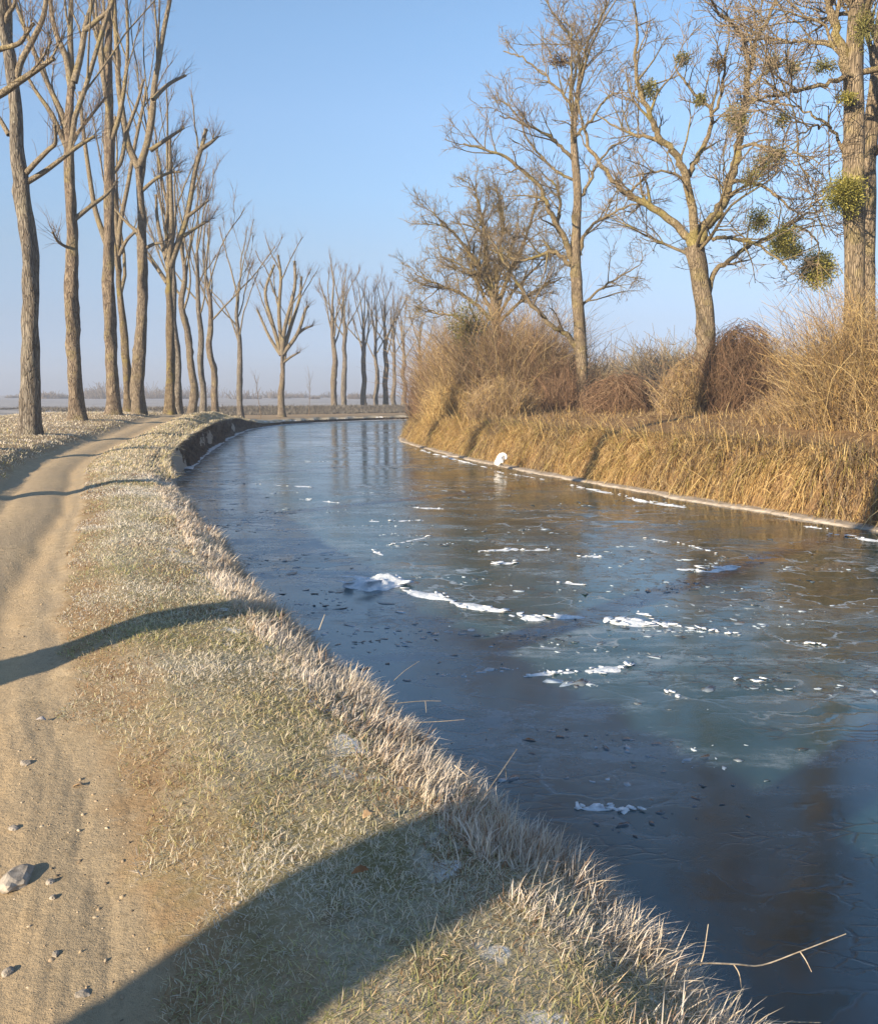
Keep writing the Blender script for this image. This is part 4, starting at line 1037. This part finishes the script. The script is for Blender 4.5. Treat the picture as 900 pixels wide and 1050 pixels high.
    C = np.where((R.random(n) < .55)[:, None], STRAW, OLIVEG) * R.uniform(.8, 1.25, (n, 1)); fr = np.clip(R.normal(.35, .2, n), 0, .9)[:, None]; C = C * (1 - fr) + FROST * fr
    z = np.where(s < .22, np.maximum(z, ground_z(P + np.clip(.25 - s, 0, 1)[:, None] * -wdir) - .03), z)
    blades('frosted_crest_grass', np.column_stack([P, z - .006]), L, W, np.arctan2(wdir[:, 1], wdir[:, 0]) + R.normal(0, 1.2, n), np.abs(R.normal(.7, .4, n)), np.abs(R.normal(.3, .3, n)), C, M_GRASS, 'pale frosty turf along the crest of the eroded bank', 'grass', 6)
    # --- verge left of the track
    n = 110000
    P, s, t, wdir = scatter_left(2.6, 11, 2, 58, n, R)
    w1 = sines(P[:, 0], P[:, 1], 2.4, 91); keep = (s > 3.95 + .3 * w1); P, s, t, w1 = P[keep], s[keep], t[keep], w1[keep]; n = len(P)
    z = ground_z(P); d = np.hypot(P[:, 0], P[:, 1]); L = R.gamma(5, .011, n); W = np.minimum(.001 * d * R.uniform(.6, 1.2, n), .03)
    C = np.where((R.random(n) < .5)[:, None], STRAW, OLIVEG) * R.uniform(.8, 1.2, (n, 1)); fr = np.clip(R.normal(.5, .2, n) + .5 * w1, 0, .95)[:, None]; C = C * (1 - fr) + FROST * fr
    blades('frosted_verge_grass', np.column_stack([P, z - .006]), L, W, R.uniform(0, 2 * PI, n), np.abs(R.normal(.7, .4, n)), np.abs(R.normal(.2, .2, n)), C, M_GRASS, 'short frosty grass of the verge below the tall trees', 'grass', 3)
turf()

def bank_grass():
    R = np.random.default_rng(57)
    line = resample(RE, 9000, 0); seg = np.hypot(*np.diff(line, axis=0).T); cum = np.concatenate([[0], np.cumsum(seg)])
    k0 = np.argmin(np.abs(line[:, 1] - 2)); k1 = np.argmin(np.abs(line[:, 1] - 58) + 100 * (line[:, 0] > 10))
    dx = np.gradient(line[:, 0]); dy = np.gradient(line[:, 1]); Ln = np.hypot(dx, dy); nx, ny = dy / Ln, -dx / Ln       # inland normal
    n = 170000
    t = R.uniform(cum[k0], cum[k1], n); s = .14 + R.beta(1.1, 1.5, n) * 2.05
    ix = np.interp(t, cum, nx); iy = np.interp(t, cum, ny)
    P = np.column_stack([np.interp(t, cum, line[:, 0]) + ix * s, np.interp(t, cum, line[:, 1]) + iy * s])
    c1 = sines(P[:, 0], P[:, 1], 1.6, 101); c2 = sines(P[:, 0], P[:, 1], 6, 102)
    gap = np.abs(((t + 1.3 * np.sin(t * .7)) % 9.7) - 4.6) < .26
    keep = (R.uniform(-.85, .55, n) < c2 + .5 * c1) & ~(gap & (R.random(n) < .8)); P, s, t, ix, iy, c1, c2 = P[keep], s[keep], t[keep], ix[keep], iy[keep], c1[keep], c2[keep]; n = len(P)
    z = ground_z(P, False)
    L = R.gamma(5, .085, n) * (1 + .7 * c2) * np.interp(s, [.1, .3, .7, 2.2], [.45, .8, 1.1, .6]); W = R.uniform(.010, .022, n)
    az = np.arctan2(-iy, -ix) + 1.4 * c1 + R.normal(0, .6, n)
    pal = GOLD[R.integers(0, 4, n)]; C = pal * R.uniform(.75, 1.2, (n, 1)); br = R.random(n) < np.clip(.16 + .9 * c1 + np.interp(s, [.9, 1.8], [0, .3]), .02, .7); C[br] = BROWN[R.integers(0, 4, br.sum())] * R.uniform(.8, 1.3, (br.sum(), 1))
    gr = R.random(n) < np.clip(.5 * c2, 0, .2); C[gr] = np.array([.48, .40, .13]) * R.uniform(.8, 1.2, (gr.sum(), 1))
    blades('dry_bank_grass', np.column_stack([P, z - .02]), L, W, az, np.abs(R.normal(.35, .22, n)), np.abs(R.normal(.25, .18, n)), C, M_REED, 'tall golden dry grass hanging down the right bank', 'grass', 4, 0., np.clip(R.normal(1.15, .5, n), 0, 2))
    # terrace behind
    n = 60000
    t = R.uniform(cum[k0], cum[k1], n); s = R.uniform(1.6, 13, n); ix = np.interp(t, cum, nx); iy = np.interp(t, cum, ny)
    P = np.column_stack([np.interp(t, cum, line[:, 0]) + ix * s, np.interp(t, cum, line[:, 1]) + iy * s]); c1 = sines(P[:, 0], P[:, 1], 1.1, 111)
    keep = R.uniform(-.8, .6, n) < c1 + np.interp(s, [1.6, 3], [.5, -.1]); P, s = P[keep], s[keep]; n = len(P); z = ground_z(P, False)
    C = np.where((R.random(n) < .45)[:, None], GOLD[R.integers(0, 4, n)], BROWN[R.integers(0, 4, n)]) * R.uniform(.7, 1.2, (n, 1))
    blades('dry_terrace_grass', np.column_stack([P, z - .02]), R.gamma(5, .06, n), R.uniform(.01, .022, n), R.uniform(0, 2 * PI, n), np.abs(R.normal(.6, .35, n)), np.abs(R.normal(.4, .3, n)), C, M_REED, 'flattened brown dry grass on top of the right bank', 'grass', 5)
bank_grass()

# ------------------------------------------------------------------ ice
def plate(R, c, rad, th, tilt, az):
    k = R.integers(5, 8); a = np.sort(R.uniform(0, 2 * PI, k)); a = np.linspace(0, 2 * PI, k, endpoint=False) + R.uniform(-.3, .3, k)
    q = np.column_stack([np.cos(a) * rad * R.uniform(.35, 1.3, k) * 1.6, np.sin(a) * rad * R.uniform(.3, 1.1, k)])
    rot = R.uniform(0, 6.28); q = q @ np.array([[math.cos(rot), -math.sin(rot)], [math.sin(rot), math.cos(rot)]])
    ax = np.array([math.cos(az), math.sin(az)]); zz = (q @ ax) * math.tan(tilt)
    top = np.column_stack([q, zz + th]) + c; bot = np.column_stack([q * 1.02, zz]) + c
    V = np.concatenate([top, bot]); F = [list(range(k))] + [[i, k + i, k + (i + 1) % k, (i + 1) % k] for i in range(k)]
    return V, F

def poly_mesh(name, parts, smooth=False, cols=None):
    V, loops, st, off, cc = [], [], [], 0, []
    for j, (v, F) in enumerate(parts):
        V.append(v)
        for f in F: st.append(len(loops)); loops += [a + off for a in f]
        if cols is not None: cc.append(np.tile(cols[j], (len(v), 1)))
        off += len(v)
    return mesh_np(name, np.concatenate(V), np.array(loops), np.array(st), smooth=smooth, cols=np.concatenate(cc) if cols is not None else None)

def floe(x0, y0, x1, y1, width, height, label, seed, bend=0., plates=14, name='ice_floe', group='white ice floes on the canal', mat=None):
    """a welded ridge of white ice: an uneven crust with broken plates pushed up along it"""
    R = np.random.default_rng(seed)
    a = on_z(x0, y0, WATER_Z); b = on_z(x1, y1, WATER_Z); c = (a + b) / 2; L = np.linalg.norm(b - a); d = (b - a) / L; nrm_ = np.array([-d[1], d[0], 0])
    nu = int(np.clip(L / .045, 14, 90)); nv = int(np.clip(width / .035, 8, 30))
    U, Vv = np.meshgrid(np.linspace(0, 1, nu), np.linspace(-1, 1, nv), indexing='ij')
    wid = width / 2 * np.sin(PI * np.clip(U, .001, .999)) ** .6 * (1 + .75 * sines(U * L * 5, U * 0, 1.4, seed) + .5 * sines(U * L * 16, U * 0, 1.2, seed + 1))
    wid = np.maximum(wid, .015)
    X = (U - .5) * L; Yy = Vv * wid + bend * np.sin(PI * U) + width * .5 * sines(U * L * 3, U * 0, 1., seed + 2)
    hn = np.clip(.35 + .9 * sines(X * 7, Yy * 7, 1., seed + 3) + .45 * sines(X * 19, Yy * 25, 1., seed + 4), .04, 1.4)
    Z = height * (1 - Vv ** 2) ** .7 * np.sin(PI * np.clip(U, 0, 1)) ** .35 * hn * (.75 + .25 * R.random(U.shape)) - .006
    pts = c + d * X[..., None] + nrm_ * Yy[..., None]; pts[..., 2] = WATER_Z + Z
    V = pts.reshape(-1, 3)
    F = [[i * nv + j, (i + 1) * nv + j, (i + 1) * nv + j + 1, i * nv + j + 1] for i in range(nu - 1) for j in range(nv - 1)]
    parts = [(V - c, F)]
    for _ in range(plates):
        u = R.uniform(0, 1); i = min(nu - 1, int(u * nu)); v = R.normal(0, .5)
        p = c + d * (u - .5) * L + nrm_ * (v * wid[i, 0] + bend * math.sin(PI * u)) - c; p[2] = R.uniform(0, height * .5)
        parts.append(plate(R, p, R.uniform(.2, .5) * max(.06, width * .36), R.uniform(.003, .009), R.uniform(.02, .22), R.uniform(0, 6.28)))
    o = link_mesh(name, poly_mesh(name, parts), mat or M_SNOWICE, None, c); tag(o, label, 'ice floe', group)

FL = [(350, 601, 418, 599, .50, .24, 'largest white ice heap in the middle of the canal', 0, 16), (412, 604, 470, 616, .20, .06, 'white ice ridge trailing right from the largest heap', 0, 14), (462, 617, 520, 628, .20, .05, 'flat white ice slab at the middle of the long ridge', 0, 10),
      (520, 630, 562, 633, .22, .07, 'rounded white ice chunk near the middle of the long ridge', 0, 8), (560, 632, 602, 634, .14, .04, 'bluish ice slab ending the long ridge', 0, 8), (622, 638, 690, 641, .30, .07, 'tilted bluish ice slabs on the right of the long ridge', 0, 16),
      (682, 640, 768, 653, .14, .03, 'thin ice trail leading right from the tilted slabs', 0, 14), (488, 566, 596, 563, .20, .04, 'long thin white ice streak above the long ridge', .12, 10), (503, 578, 534, 577, .22, .07, 'small white ice chunk below the thin streak', 0, 8), (592, 571, 620, 571, .18, .05, 'small oval white ice chunk right of the thin streak', 0, 5),
      (692, 584, 757, 581, .26, .06, 'wedge of white ice pointing right in the brown reflection', -.1, 10), (374, 563, 394, 570, .10, .09, 'small upright pointed ice slab', 0, 4), (396, 560, 440, 550, .09, .03, 'short ice ridge rising right of the pointed slab', 0, 8), (372, 534, 442, 534, .22, .03, 'flat pale ice streak near the far part of the canal', 0, 6),
      (536, 695, 610, 690, .11, .03, 'left part of the curved ice crest', .05, 14), (600, 690, 650, 682, .15, .06, 'raised bright end of the curved ice crest', 0, 12), (682, 709, 706, 714, .08, .03, 'tiny ice fragment pair right of the curved crest', 0, 5), (748, 697, 786, 697, .10, .03, 'small flat ice fragment above the tree reflection', 0, 5),
      (590, 828, 660, 830, .09, .025, 'dark rimmed thin ice raft closest to the viewer', 0, 14), (640, 625, 668, 632, .10, .03, 'little ice fragment above the tilted slabs', 0, 4), (798, 657, 846, 662, .08, .025, 'thin ice line near the right side of the canal', 0, 6),
      (425, 460, 505, 481, .16, .05, 'white ice line running up to the egret', 0, 20), (505, 483, 560, 492, .14, .04, 'white ice line leading right from the egret', 0, 12), (586, 498, 645, 509, .18, .05, 'bright ice line along the middle of the golden bank', 0, 16), (640, 510, 712, 522, .22, .06, 'thick bright ice line right of the bank gully', 0, 18),
      (812, 538, 850, 543, .12, .03, 'short ice line near the right frame edge', 0, 6), (846, 548, 915, 556, .24, .05, 'wide white ice slab at the right frame edge', 0, 12), (660, 552, 745, 572, .07, .025, 'thin curved ice trail above the white wedge', .2, 12), (570, 597, 602, 600, .10, .03, 'small scattered ice fragment above the long ridge', 0, 5),
      (300, 511, 352, 516, .12, .025, 'faint ice streak close to the left bank', 0, 6), (250, 496, 330, 500, .20, .02, 'long faint ice streak by the left bank', 0, 6), (420, 520, 470, 523, .16, .02, 'thin ice streak left of the brown reflection', 0, 6)]
for i, (x0, y0, x1, y1, w, h, lab, bend, npl) in enumerate(FL):
    floe(x0, y0, x1, y1, w * 1.35, h * .9, lab, 300 + 7 * i, bend, npl)

def ice_shards():
    R = np.random.default_rng(91)
    # loose crumbs gathered in drifting bands
    parts, cols = [], []
    cent = []
    for _ in range(85):
        py = 445 + 330 * R.beta(1.05, 2.6); px = R.uniform(200, 900)
        cent.append((px, py))
    for px, py in [(470, 690), (520, 650), (380, 650), (340, 640), (300, 590), (600, 760), (640, 790), (700, 600), (760, 640), (560, 545), (660, 560), (450, 560), (680, 830), (580, 700), (330, 610), (420, 660)] * 2: cent.append((px + R.normal(0, 8), py + R.normal(0, 4)))
    for px, py in cent:
        c = on_z(px, py, WATER_Z); ang = R.normal(.15, .35); L = R.uniform(.25, 1.3) * (1 + c[1] / 30); n = int(R.uniform(8, 26))
        tone = R.random(); dark = R.random() < .45
        for _ in range(n):
            u, v = R.normal(0, .5) * L, R.normal(0, .09) * L
            p = np.array([c[0] + u * math.cos(ang) - v * math.sin(ang), c[1] + u * math.sin(ang) + v * math.cos(ang), WATER_Z - .002])
            rad = min(.10, R.gamma(1.4, .0065) * (1 + c[1] / 9))
            parts.append(plate(R, p, rad, R.uniform(.002, .007), R.normal(0, .10), R.uniform(0, 6.28)))
            if dark: k = np.array([.05, .075, .095]) * R.uniform(.5, 1.6)
            else: k = np.array([.34, .41, .47]) * R.uniform(.35, 1.4)
            cols.append(k)
    pts = np.array([np.mean(v[:, :2], axis=0) for v, _ in parts])
    sL, _ = sdist(pts, LE); sR, _ = sdist(pts, RE)
    ok = (sL < -.3) & (sR > .1)
    parts = [p for p, k in zip(parts, ok) if k]; cols = [c for c, k in zip(cols, ok) if k]
    m = tint_mat('thin_ice_shards', .18, 0, .5, .3)
    o = link_mesh('ice_shards', poly_mesh('ice_shards', parts, cols=cols), m); tag(o, 'loose shards of thin broken ice strewn over the canal', 'ice', None, 'stuff')
ice_shards()

# ------------------------------------------------------------------ stones, gravel, leaves, twigs
def rock_mesh(R, s, sub=3):
    import bmesh
    bm = bmesh.new(); bmesh.ops.create_icosphere(bm, subdivisions=sub, radius=1)
    cuts = [(nrm(R.normal(size=3)), R.uniform(.55, .9)) for _ in range(9)]
    for v in bm.verts:
        p = np.array(v.co)
        for nn, dd in cuts:
            k = p @ nn - dd
            if k > 0: p = p - nn * k * .85
        p = p * (1 + .05 * R.normal()) * np.array(s); v.co = p
    bmesh.ops.recalc_face_normals(bm, faces=bm.faces)
    me = bpy.data.meshes.new('stone'); bm.to_mesh(me); bm.free(); return me
def stone(px, py, s, label, seed, group='stones on the track'):
    R = np.random.default_rng(seed); p = on_z(px, py, 0.0); p[2] = gz(p[0], p[1]); p = on_z(px, py, p[2])
    o = link_mesh('stone', rock_mesh(R, s), M_STONE, None, (p[0], p[1], p[2] + s[2] * .1)); o.rotation_euler = (0, 0, R.uniform(0, 6)); tag(o, label, 'stone', group)
stone(20, 903, (.078, .056, .036), 'largest grey stone, lying on the track at the left frame edge', 1)
stone(26, 783, (.034, .026, .018), 'pale flat stone on the track above the largest one', 2)
stone(52, 905, (.016, .015, .012), 'little dark stone just right of the largest one', 3)
stone(54, 921, (.014, .012, .012), 'small dark stone below and right of the largest one', 4)
stone(57, 980, (.016, .013, .011), 'small dark stone low on the track near the frame bottom', 5)
stone(85, 1020, (.022, .018, .011), 'flat pale stone near the bottom edge of the track', 6)
stone(8, 998, (.022, .018, .014), 'tan stone in the bottom left corner of the track', 7)
stone(14, 850, (.022, .02, .012), 'clod of pale earth halfway up the track at the left', 8)

def gravel():
    R = np.random.default_rng(15); parts, cols = [], []
    P, s, t, _ = scatter_left(1.1, 4.2, .5, 13, 16000, R)
    w = sines(P[:, 0], P[:, 1], 3.3, 120) + .6 * sines(P[:, 0], P[:, 1], 8, 121)
    rut = np.exp(-((s - 2.0) / .22) ** 2)
    keep = R.uniform(-.9, .7, len(P)) < w - .7 * rut; P, s = P[keep], s[keep]; z = ground_z(P)
    import bmesh
    bm = bmesh.new(); bmesh.ops.create_icosphere(bm, subdivisions=1, radius=1); v0 = np.array([v.co[:] for v in bm.verts]); f0 = [[v.index for v in f.verts] for f in bm.faces]; bm.free()
    for p, zz in zip(P, z):
        r = min(.011, R.gamma(1.0, .0024) + .0014); k = R.uniform(.6, 1.4, (len(v0), 1)); v = v0 * k * np.array([r, r * R.uniform(.6, 1), r * R.uniform(.4, .8)])
        a = R.uniform(0, 6.28); v = v @ np.array([[math.cos(a), math.sin(a), 0], [-math.sin(a), math.cos(a), 0], [0, 0, 1]]) + np.array([p[0], p[1], zz - r * .05])
        parts.append((v, f0)); cols.append(np.array([(.40, .31, .20), (.31, .24, .16), (.46, .38, .27), (.19, .15, .105)][R.integers(0, 4)]) * R.uniform(.8, 1.2))
    o = link_mesh('track_gravel', poly_mesh('track_gravel', parts, cols=cols), tint_mat('gravel_tint', .9, 0, .15, .3)); tag(o, 'fine tan gravel and earth crumbs on the track', 'gravel', None, 'stuff')
gravel()

def leaf(px, py, size, label, seed, mat, lift=.02, cat='leaf', group='fallen leaves'):
    R = np.random.default_rng(seed); p = on_z(px, py, .1); p = on_z(px, py, gz(p[0], p[1]) + lift)
    n = 9; u = np.linspace(0, 1, n); w = np.sin(PI * u ** .8) * .24 * (1 + .2 * np.sin(u * 20)); cur = .12 * np.sin(u * PI) + R.normal(0, .02, n)
    V = []
    for k in (-1, 0, 1):
        V += [[(a - .5) * size, k * b * size, c * size + abs(k) * b * size * .5] for a, b, c in zip(u, w, cur)]
    V = np.array(V); F = [[r * n + i, r * n + i + 1, (r + 1) * n + i + 1, (r + 1) * n + i] for r in (0, 1) for i in range(n - 1)]
    me = quads_mesh('dead_leaf', V, np.array(F), smooth=True); o = link_mesh('dead_leaf', me, mat, None, p)
    o.rotation_euler = (R.uniform(-.3, .3), R.uniform(-.3, .3), R.uniform(0, 6.28)); sm = o.modifiers.new('thickness', 'SOLIDIFY'); sm.thickness = .0015
    tag(o, label, cat, group)
leaf(369, 894, .055, 'rust brown dead leaf lying in the shaded grass', 1, M_LEAFDRY, .04)
M_LEAFTAN = plain_mat('tan_leaf', (.33, .22, .12), (.44, .32, .19), 30, .7, .4, .004)
leaf(378, 836, .065, 'tan curled dead leaf on the sunny grass above the shaded one', 2, M_LEAFTAN, .035)
leaf(42, 738, .05, 'grey frosted leaf flat on the track', 3, plain_mat('grey_leaf', (.36, .33, .31), (.48, .45, .43), 30, .7, .4, .004), .01)
leaf(80, 806, .05, 'pale worn leaf trodden into the track', 4, M_LEAFTAN, .008)
leaf(252, 745, .035, 'tiny bright leaf scrap in the turf', 5, M_STRAW, .03)

def stem(lines, label, name, cat, group=None, mat=M_STRAW, r=.004):
    """lines: list of [(px,py,Y)...]; first is the main stem, the others are side pieces"""
    T = Tubes(); first = None
    for li, ln in enumerate(lines):
        Q = np.array([at(x, y, Y) for x, y, Y in ln]); Q = catmull(Q, 4) if len(Q) > 2 else Q
        if first is None: first = Q[0]
        T.add(Q, np.linspace(r, r * .5, len(Q)) * (1 if li == 0 else .7), 6)
    V, F, _ = T.arrays(); me = quads_mesh(name, V - first, F, smooth=True); o = link_mesh(name, me, mat, None, first); tag(o, label, cat, group)
stem([[(700, 992, 2.22), (722, 988, 2.28), (755, 989, 2.32), (781, 990, 2.36), (820, 976, 2.40), (867, 958, 2.46)], [(820, 976, 2.40), (826, 985, 2.38), (832, 997, 2.36)], [(718, 990, 2.28), (722, 975, 2.28), (726, 948, 2.28)], [(752, 989, 2.32), (758, 1000, 2.31), (761, 1022, 2.30)]],
     'forked pale dead twig reaching out over the dark water at the lower right', 'dead_twig', 'twig', 'dead stems on the water edge', r=.003)
stem([[(492, 822, 3.2), (508, 800, 3.25), (530, 768, 3.3)], [(518, 786, 3.28), (519, 800, 3.28)]], 'upright pale reed stem leaning over the fringe in the middle', 'reed_stalk', 'reed stalk', 'dead stems on the water edge', r=.0032)
stem([[(466, 785, 3.2), (490, 805, 3.1), (516, 828, 3.0)]], 'pale reed stem lying crosswise below the leaning one', 'reed_stalk', 'reed stalk', 'dead stems on the water edge', r=.0024)
stem([[(400, 722, 4.2), (432, 719, 4.3), (452, 719, 4.35)], [(436, 719, 4.3), (437, 731, 4.3)]], 'straight pale stem lying flat over the water, upper one of two', 'reed_stalk', 'reed stalk', 'dead stems on the water edge', r=.0024)
stem([[(425, 741, 4.0), (450, 740, 4.05), (476, 738, 4.1)]], 'straight pale stem lying flat over the water, lower one of two', 'reed_stalk', 'reed stalk', 'dead stems on the water edge', r=.0024)
stem([[(404, 698, 4.4), (415, 688, 4.5), (430, 678, 4.6)]], 'thin slanting stem by the broken dark ice', 'reed_stalk', 'reed stalk', 'dead stems on the water edge', r=.0024)
stem([[(327, 646, 5.5), (330, 638, 5.5), (333, 630, 5.5)]], 'short upright stem farthest along the fringe', 'reed_stalk', 'reed stalk', 'dead stems on the water edge', r=.004)
stem([[(776, 1047, 2.1), (800, 1048, 2.12), (842, 1049, 2.14)]], 'straight pale stem over the water at the frame bottom', 'reed_stalk', 'reed stalk', 'dead stems on the water edge', r=.002)

# fallen pale branch on the right bank
stem([[(800, 398, 22.5), (822, 399, 22.3), (833, 408, 22.2), (844, 430, 22.0)]], 'arching pale broken branch in the straw below the massive trunk', 'fallen_branch', 'branch', None, M_STRAW, .025)

# ------------------------------------------------------------------ white egret standing on the ice edge
def egret():
    f = on_z(513, 480.5, WATER_Z + .03); Y = f[1]; base = f
    root = empty('egret', base); tag(root, 'white egret hunched on one leg at the ice edge, preening', 'bird')
    k = px_m(Y)
    # body, folded neck and tucked head as one continuous skin (x to the right, z up; metres)
    pts = [(0, 0, .29), (-.06, 0, .21), (-.09, 0, .12), (.02, .0, .39), (.10, .0, .44), (.165, 0, .40), (.18, -.02, .33), (.15, -.04, .27), (.03, 0, .18)]
    edges = [(0, 1), (1, 2), (0, 3), (3, 4), (4, 5), (5, 6), (6, 7), (0, 8)]
    rad = [.165, .125, .04, .14, .075, .055, .055, .035, .11]
    me = bpy.data.meshes.new('body'); me.from_pydata(pts, edges, [])
    o = bpy.data.objects.new('body', me); col.objects.link(o); o.parent = root; me.materials.append(M_FEATHER)
    sk = o.modifiers.new('skin', 'SKIN'); sk.use_smooth_shade = True
    for v, r in zip(me.skin_vertices[0].data, rad): v.radius = (r, r * .85)
    me.skin_vertices[0].data[0].use_root = True
    ss = o.modifiers.new('sub', 'SUBSURF'); ss.levels = ss.render_levels = 2
    def tube(name, P, R, mat, s=6):
        T = Tubes(); T.add(np.array(P), np.array(R), s); V, F, _ = T.arrays(); link_mesh(name, quads_mesh(name, V, F, smooth=True), mat, root)
    tube('beak', [(.145, -.045, .265), (.115, -.06, .215), (.085, -.07, .165)], [.016, .011, .003], M_BEAK)
    tube('leg', [(.01, 0, .14), (.0, .01, .06), (.0, 0, -.02)], [.016, .010, .009], M_BEAK)
    tube('leg', [(.04, .0, .14), (.075, .01, .10), (.05, .02, .07)], [.016, .010, .008], M_BEAK)
    T = Tubes()
    for a in (-.7, 0, .7, PI): T.add(np.array([(0, 0, -.015), (.05 * math.sin(a), -.05 * math.cos(a), -.022), (.085 * math.sin(a), -.085 * math.cos(a), -.026)]), np.array([.007, .006, .003]), 5)
    V, F, _ = T.arrays(); link_mesh('foot', quads_mesh('foot', V, F, smooth=True), M_BEAK, root)
    # folded wing feathers
    for sgn in (-1, 1):
        V, n = [], 7
        for i in range(n):
            t = i / (n - 1); w = .10 * math.sin(PI * min(1, .25 + .75 * (1 - t)) ) + .012
            cx, cz = .05 - .17 * t, .38 - .27 * t; y = sgn * (.135 - .06 * t)
            V += [(cx - w * .75, y, cz + w * .45), (cx, y + sgn * .022, cz), (cx + w * .75, y, cz - w * .45)]
        F = [[i * 3 + j, i * 3 + j + 1, (i + 1) * 3 + j + 1, (i + 1) * 3 + j] for i in range(n - 1) for j in (0, 1)]
        w = link_mesh('wing', quads_mesh('wing', np.array(V), np.array(F), smooth=True), M_FEATHER, root); m = w.modifiers.new('t', 'SOLIDIFY'); m.thickness = .012
        s = w.modifiers.new('s', 'SUBSURF'); s.levels = s.render_levels = 1
    root.rotation_euler = (0, 0, -.25); root.scale = (1.05, 1.05, 1.05)
egret()

# ------------------------------------------------------------------ haze
HAZE_DENSITY = 0.0014
def haze():
    import bmesh
    bm = bmesh.new(); bmesh.ops.create_cube(bm, size=1)
    me = bpy.data.meshes.new('haze'); bm.to_mesh(me); bm.free()
    o = bpy.data.objects.new('haze', me); col.objects.link(o)
    zb, zt = -3.0, 27.0
    o.scale = (1900, 1900, zt - zb); o.location = (0, 0, (zb + zt) / 2)
    m = bpy.data.materials.new('morning_haze'); m.use_nodes = True; nt = m.node_tree; nt.nodes.clear()
    out = nt.nodes.new('ShaderNodeOutputMaterial'); v = nt.nodes.new('ShaderNodeVolumePrincipled')
    v.inputs['Color'].default_value = (.60, .67, .80, 1); v.inputs['Density'].default_value = HAZE_DENSITY; v.inputs['Anisotropy'].default_value = .1
    nt.links.new(v.outputs[0], out.inputs['Volume'])
    me.materials.append(m); tag(o, 'thin cold morning haze over the fields', 'haze', None, 'stuff')
haze()

# ------------------------------------------------------------------ light, sky, camera
SUN_EL, SUN_AZ = math.radians(18), math.radians(225)      # azimuth clockwise from +Y
w = bpy.data.worlds.new('World'); sc.world = w; w.use_nodes = True
nt = w.node_tree; bg = nt.nodes['Background']
sky = nt.nodes.new('ShaderNodeTexSky'); sky.sky_type = 'NISHITA'; sky.sun_disc = False
sky.sun_elevation = SUN_EL; sky.sun_rotation = SUN_AZ; sky.altitude = 50; sky.air_density = 1.0; sky.dust_density = .1; sky.ozone_density = 1.6
# the hazy winter air dims the low sky towards a lavender blue
tc = nt.nodes.new('ShaderNodeTexCoord'); sx = nt.nodes.new('ShaderNodeSeparateXYZ'); nt.links.new(tc.outputs['Generated'], sx.inputs[0])
mz = nt.nodes.new('ShaderNodeMath'); mz.operation = 'MULTIPLY'; mz.inputs[1].default_value = 2.0; mz.use_clamp = True; nt.links.new(sx.outputs[2], mz.inputs[0])
rp = nt.nodes.new('ShaderNodeValToRGB'); nt.links.new(mz.outputs[0], rp.inputs[0])
STOPS = [(0, (.27, .35, .72)), (.05, (.33, .42, .80)), (.156, (.455, .47, .66)), (.30, (.64, .625, .70)), (.42, (.74, .77, .84)), (.57, (.85, .885, .95)), (.72, (.86, .94, 1.0)), (1, (.88, .95, 1.0))]
el = rp.color_ramp.elements
while len(el) < len(STOPS): el.new(.5)
for e_, (ps, c_) in zip(el, STOPS): e_.position = ps
for e_, (ps, c_) in zip(el, STOPS): e_.color = (*c_, 1)
tn = nt.nodes.new('ShaderNodeMix'); tn.data_type = 'RGBA'; tn.blend_type = 'MULTIPLY'; tn.inputs[0].default_value = 1
nt.links.new(sky.outputs[0], tn.inputs[6]); nt.links.new(rp.outputs[0], tn.inputs[7])
nt.links.new(tn.outputs[2], bg.inputs['Color']); bg.inputs['Strength'].default_value = .098
sun = bpy.data.lights.new('sun', 'SUN'); sun.energy = 5.0; sun.angle = math.radians(.55); sun.color = (1, .82, .60)
so = bpy.data.objects.new('sun', sun); col.objects.link(so)
to_sun = Vector((math.sin(SUN_AZ) * math.cos(SUN_EL), math.cos(SUN_AZ) * math.cos(SUN_EL), math.sin(SUN_EL)))
so.rotation_euler = to_sun.to_track_quat('Z', 'Y').to_euler(); so.location = (-40, -40, 60)

cam = bpy.data.cameras.new('camera'); co = bpy.data.objects.new('camera', cam); col.objects.link(co)
co.location = (0, 0, CAM_H); co.rotation_euler = (PI / 2 - PITCH, 0, 0)
cam.sensor_fit = 'HORIZONTAL'; cam.sensor_width = 36; cam.lens = 36; cam.clip_start = .05; cam.clip_end = 4000
sc.camera = co
sc.view_settings.view_transform = 'Standard'; sc.view_settings.look = 'None'; sc.view_settings.gamma = 1; sc.view_settings.exposure = 1.25
try: sc.view_settings.use_curve_mapping = False
except Exception: pass
sc.cycles.use_denoising = True
sc.cycles.max_bounces = 6; sc.cycles.volume_bounces = 0; sc.cycles.transparent_max_bounces = 6
sc.cycles.caustics_reflective = False; sc.cycles.caustics_refractive = False
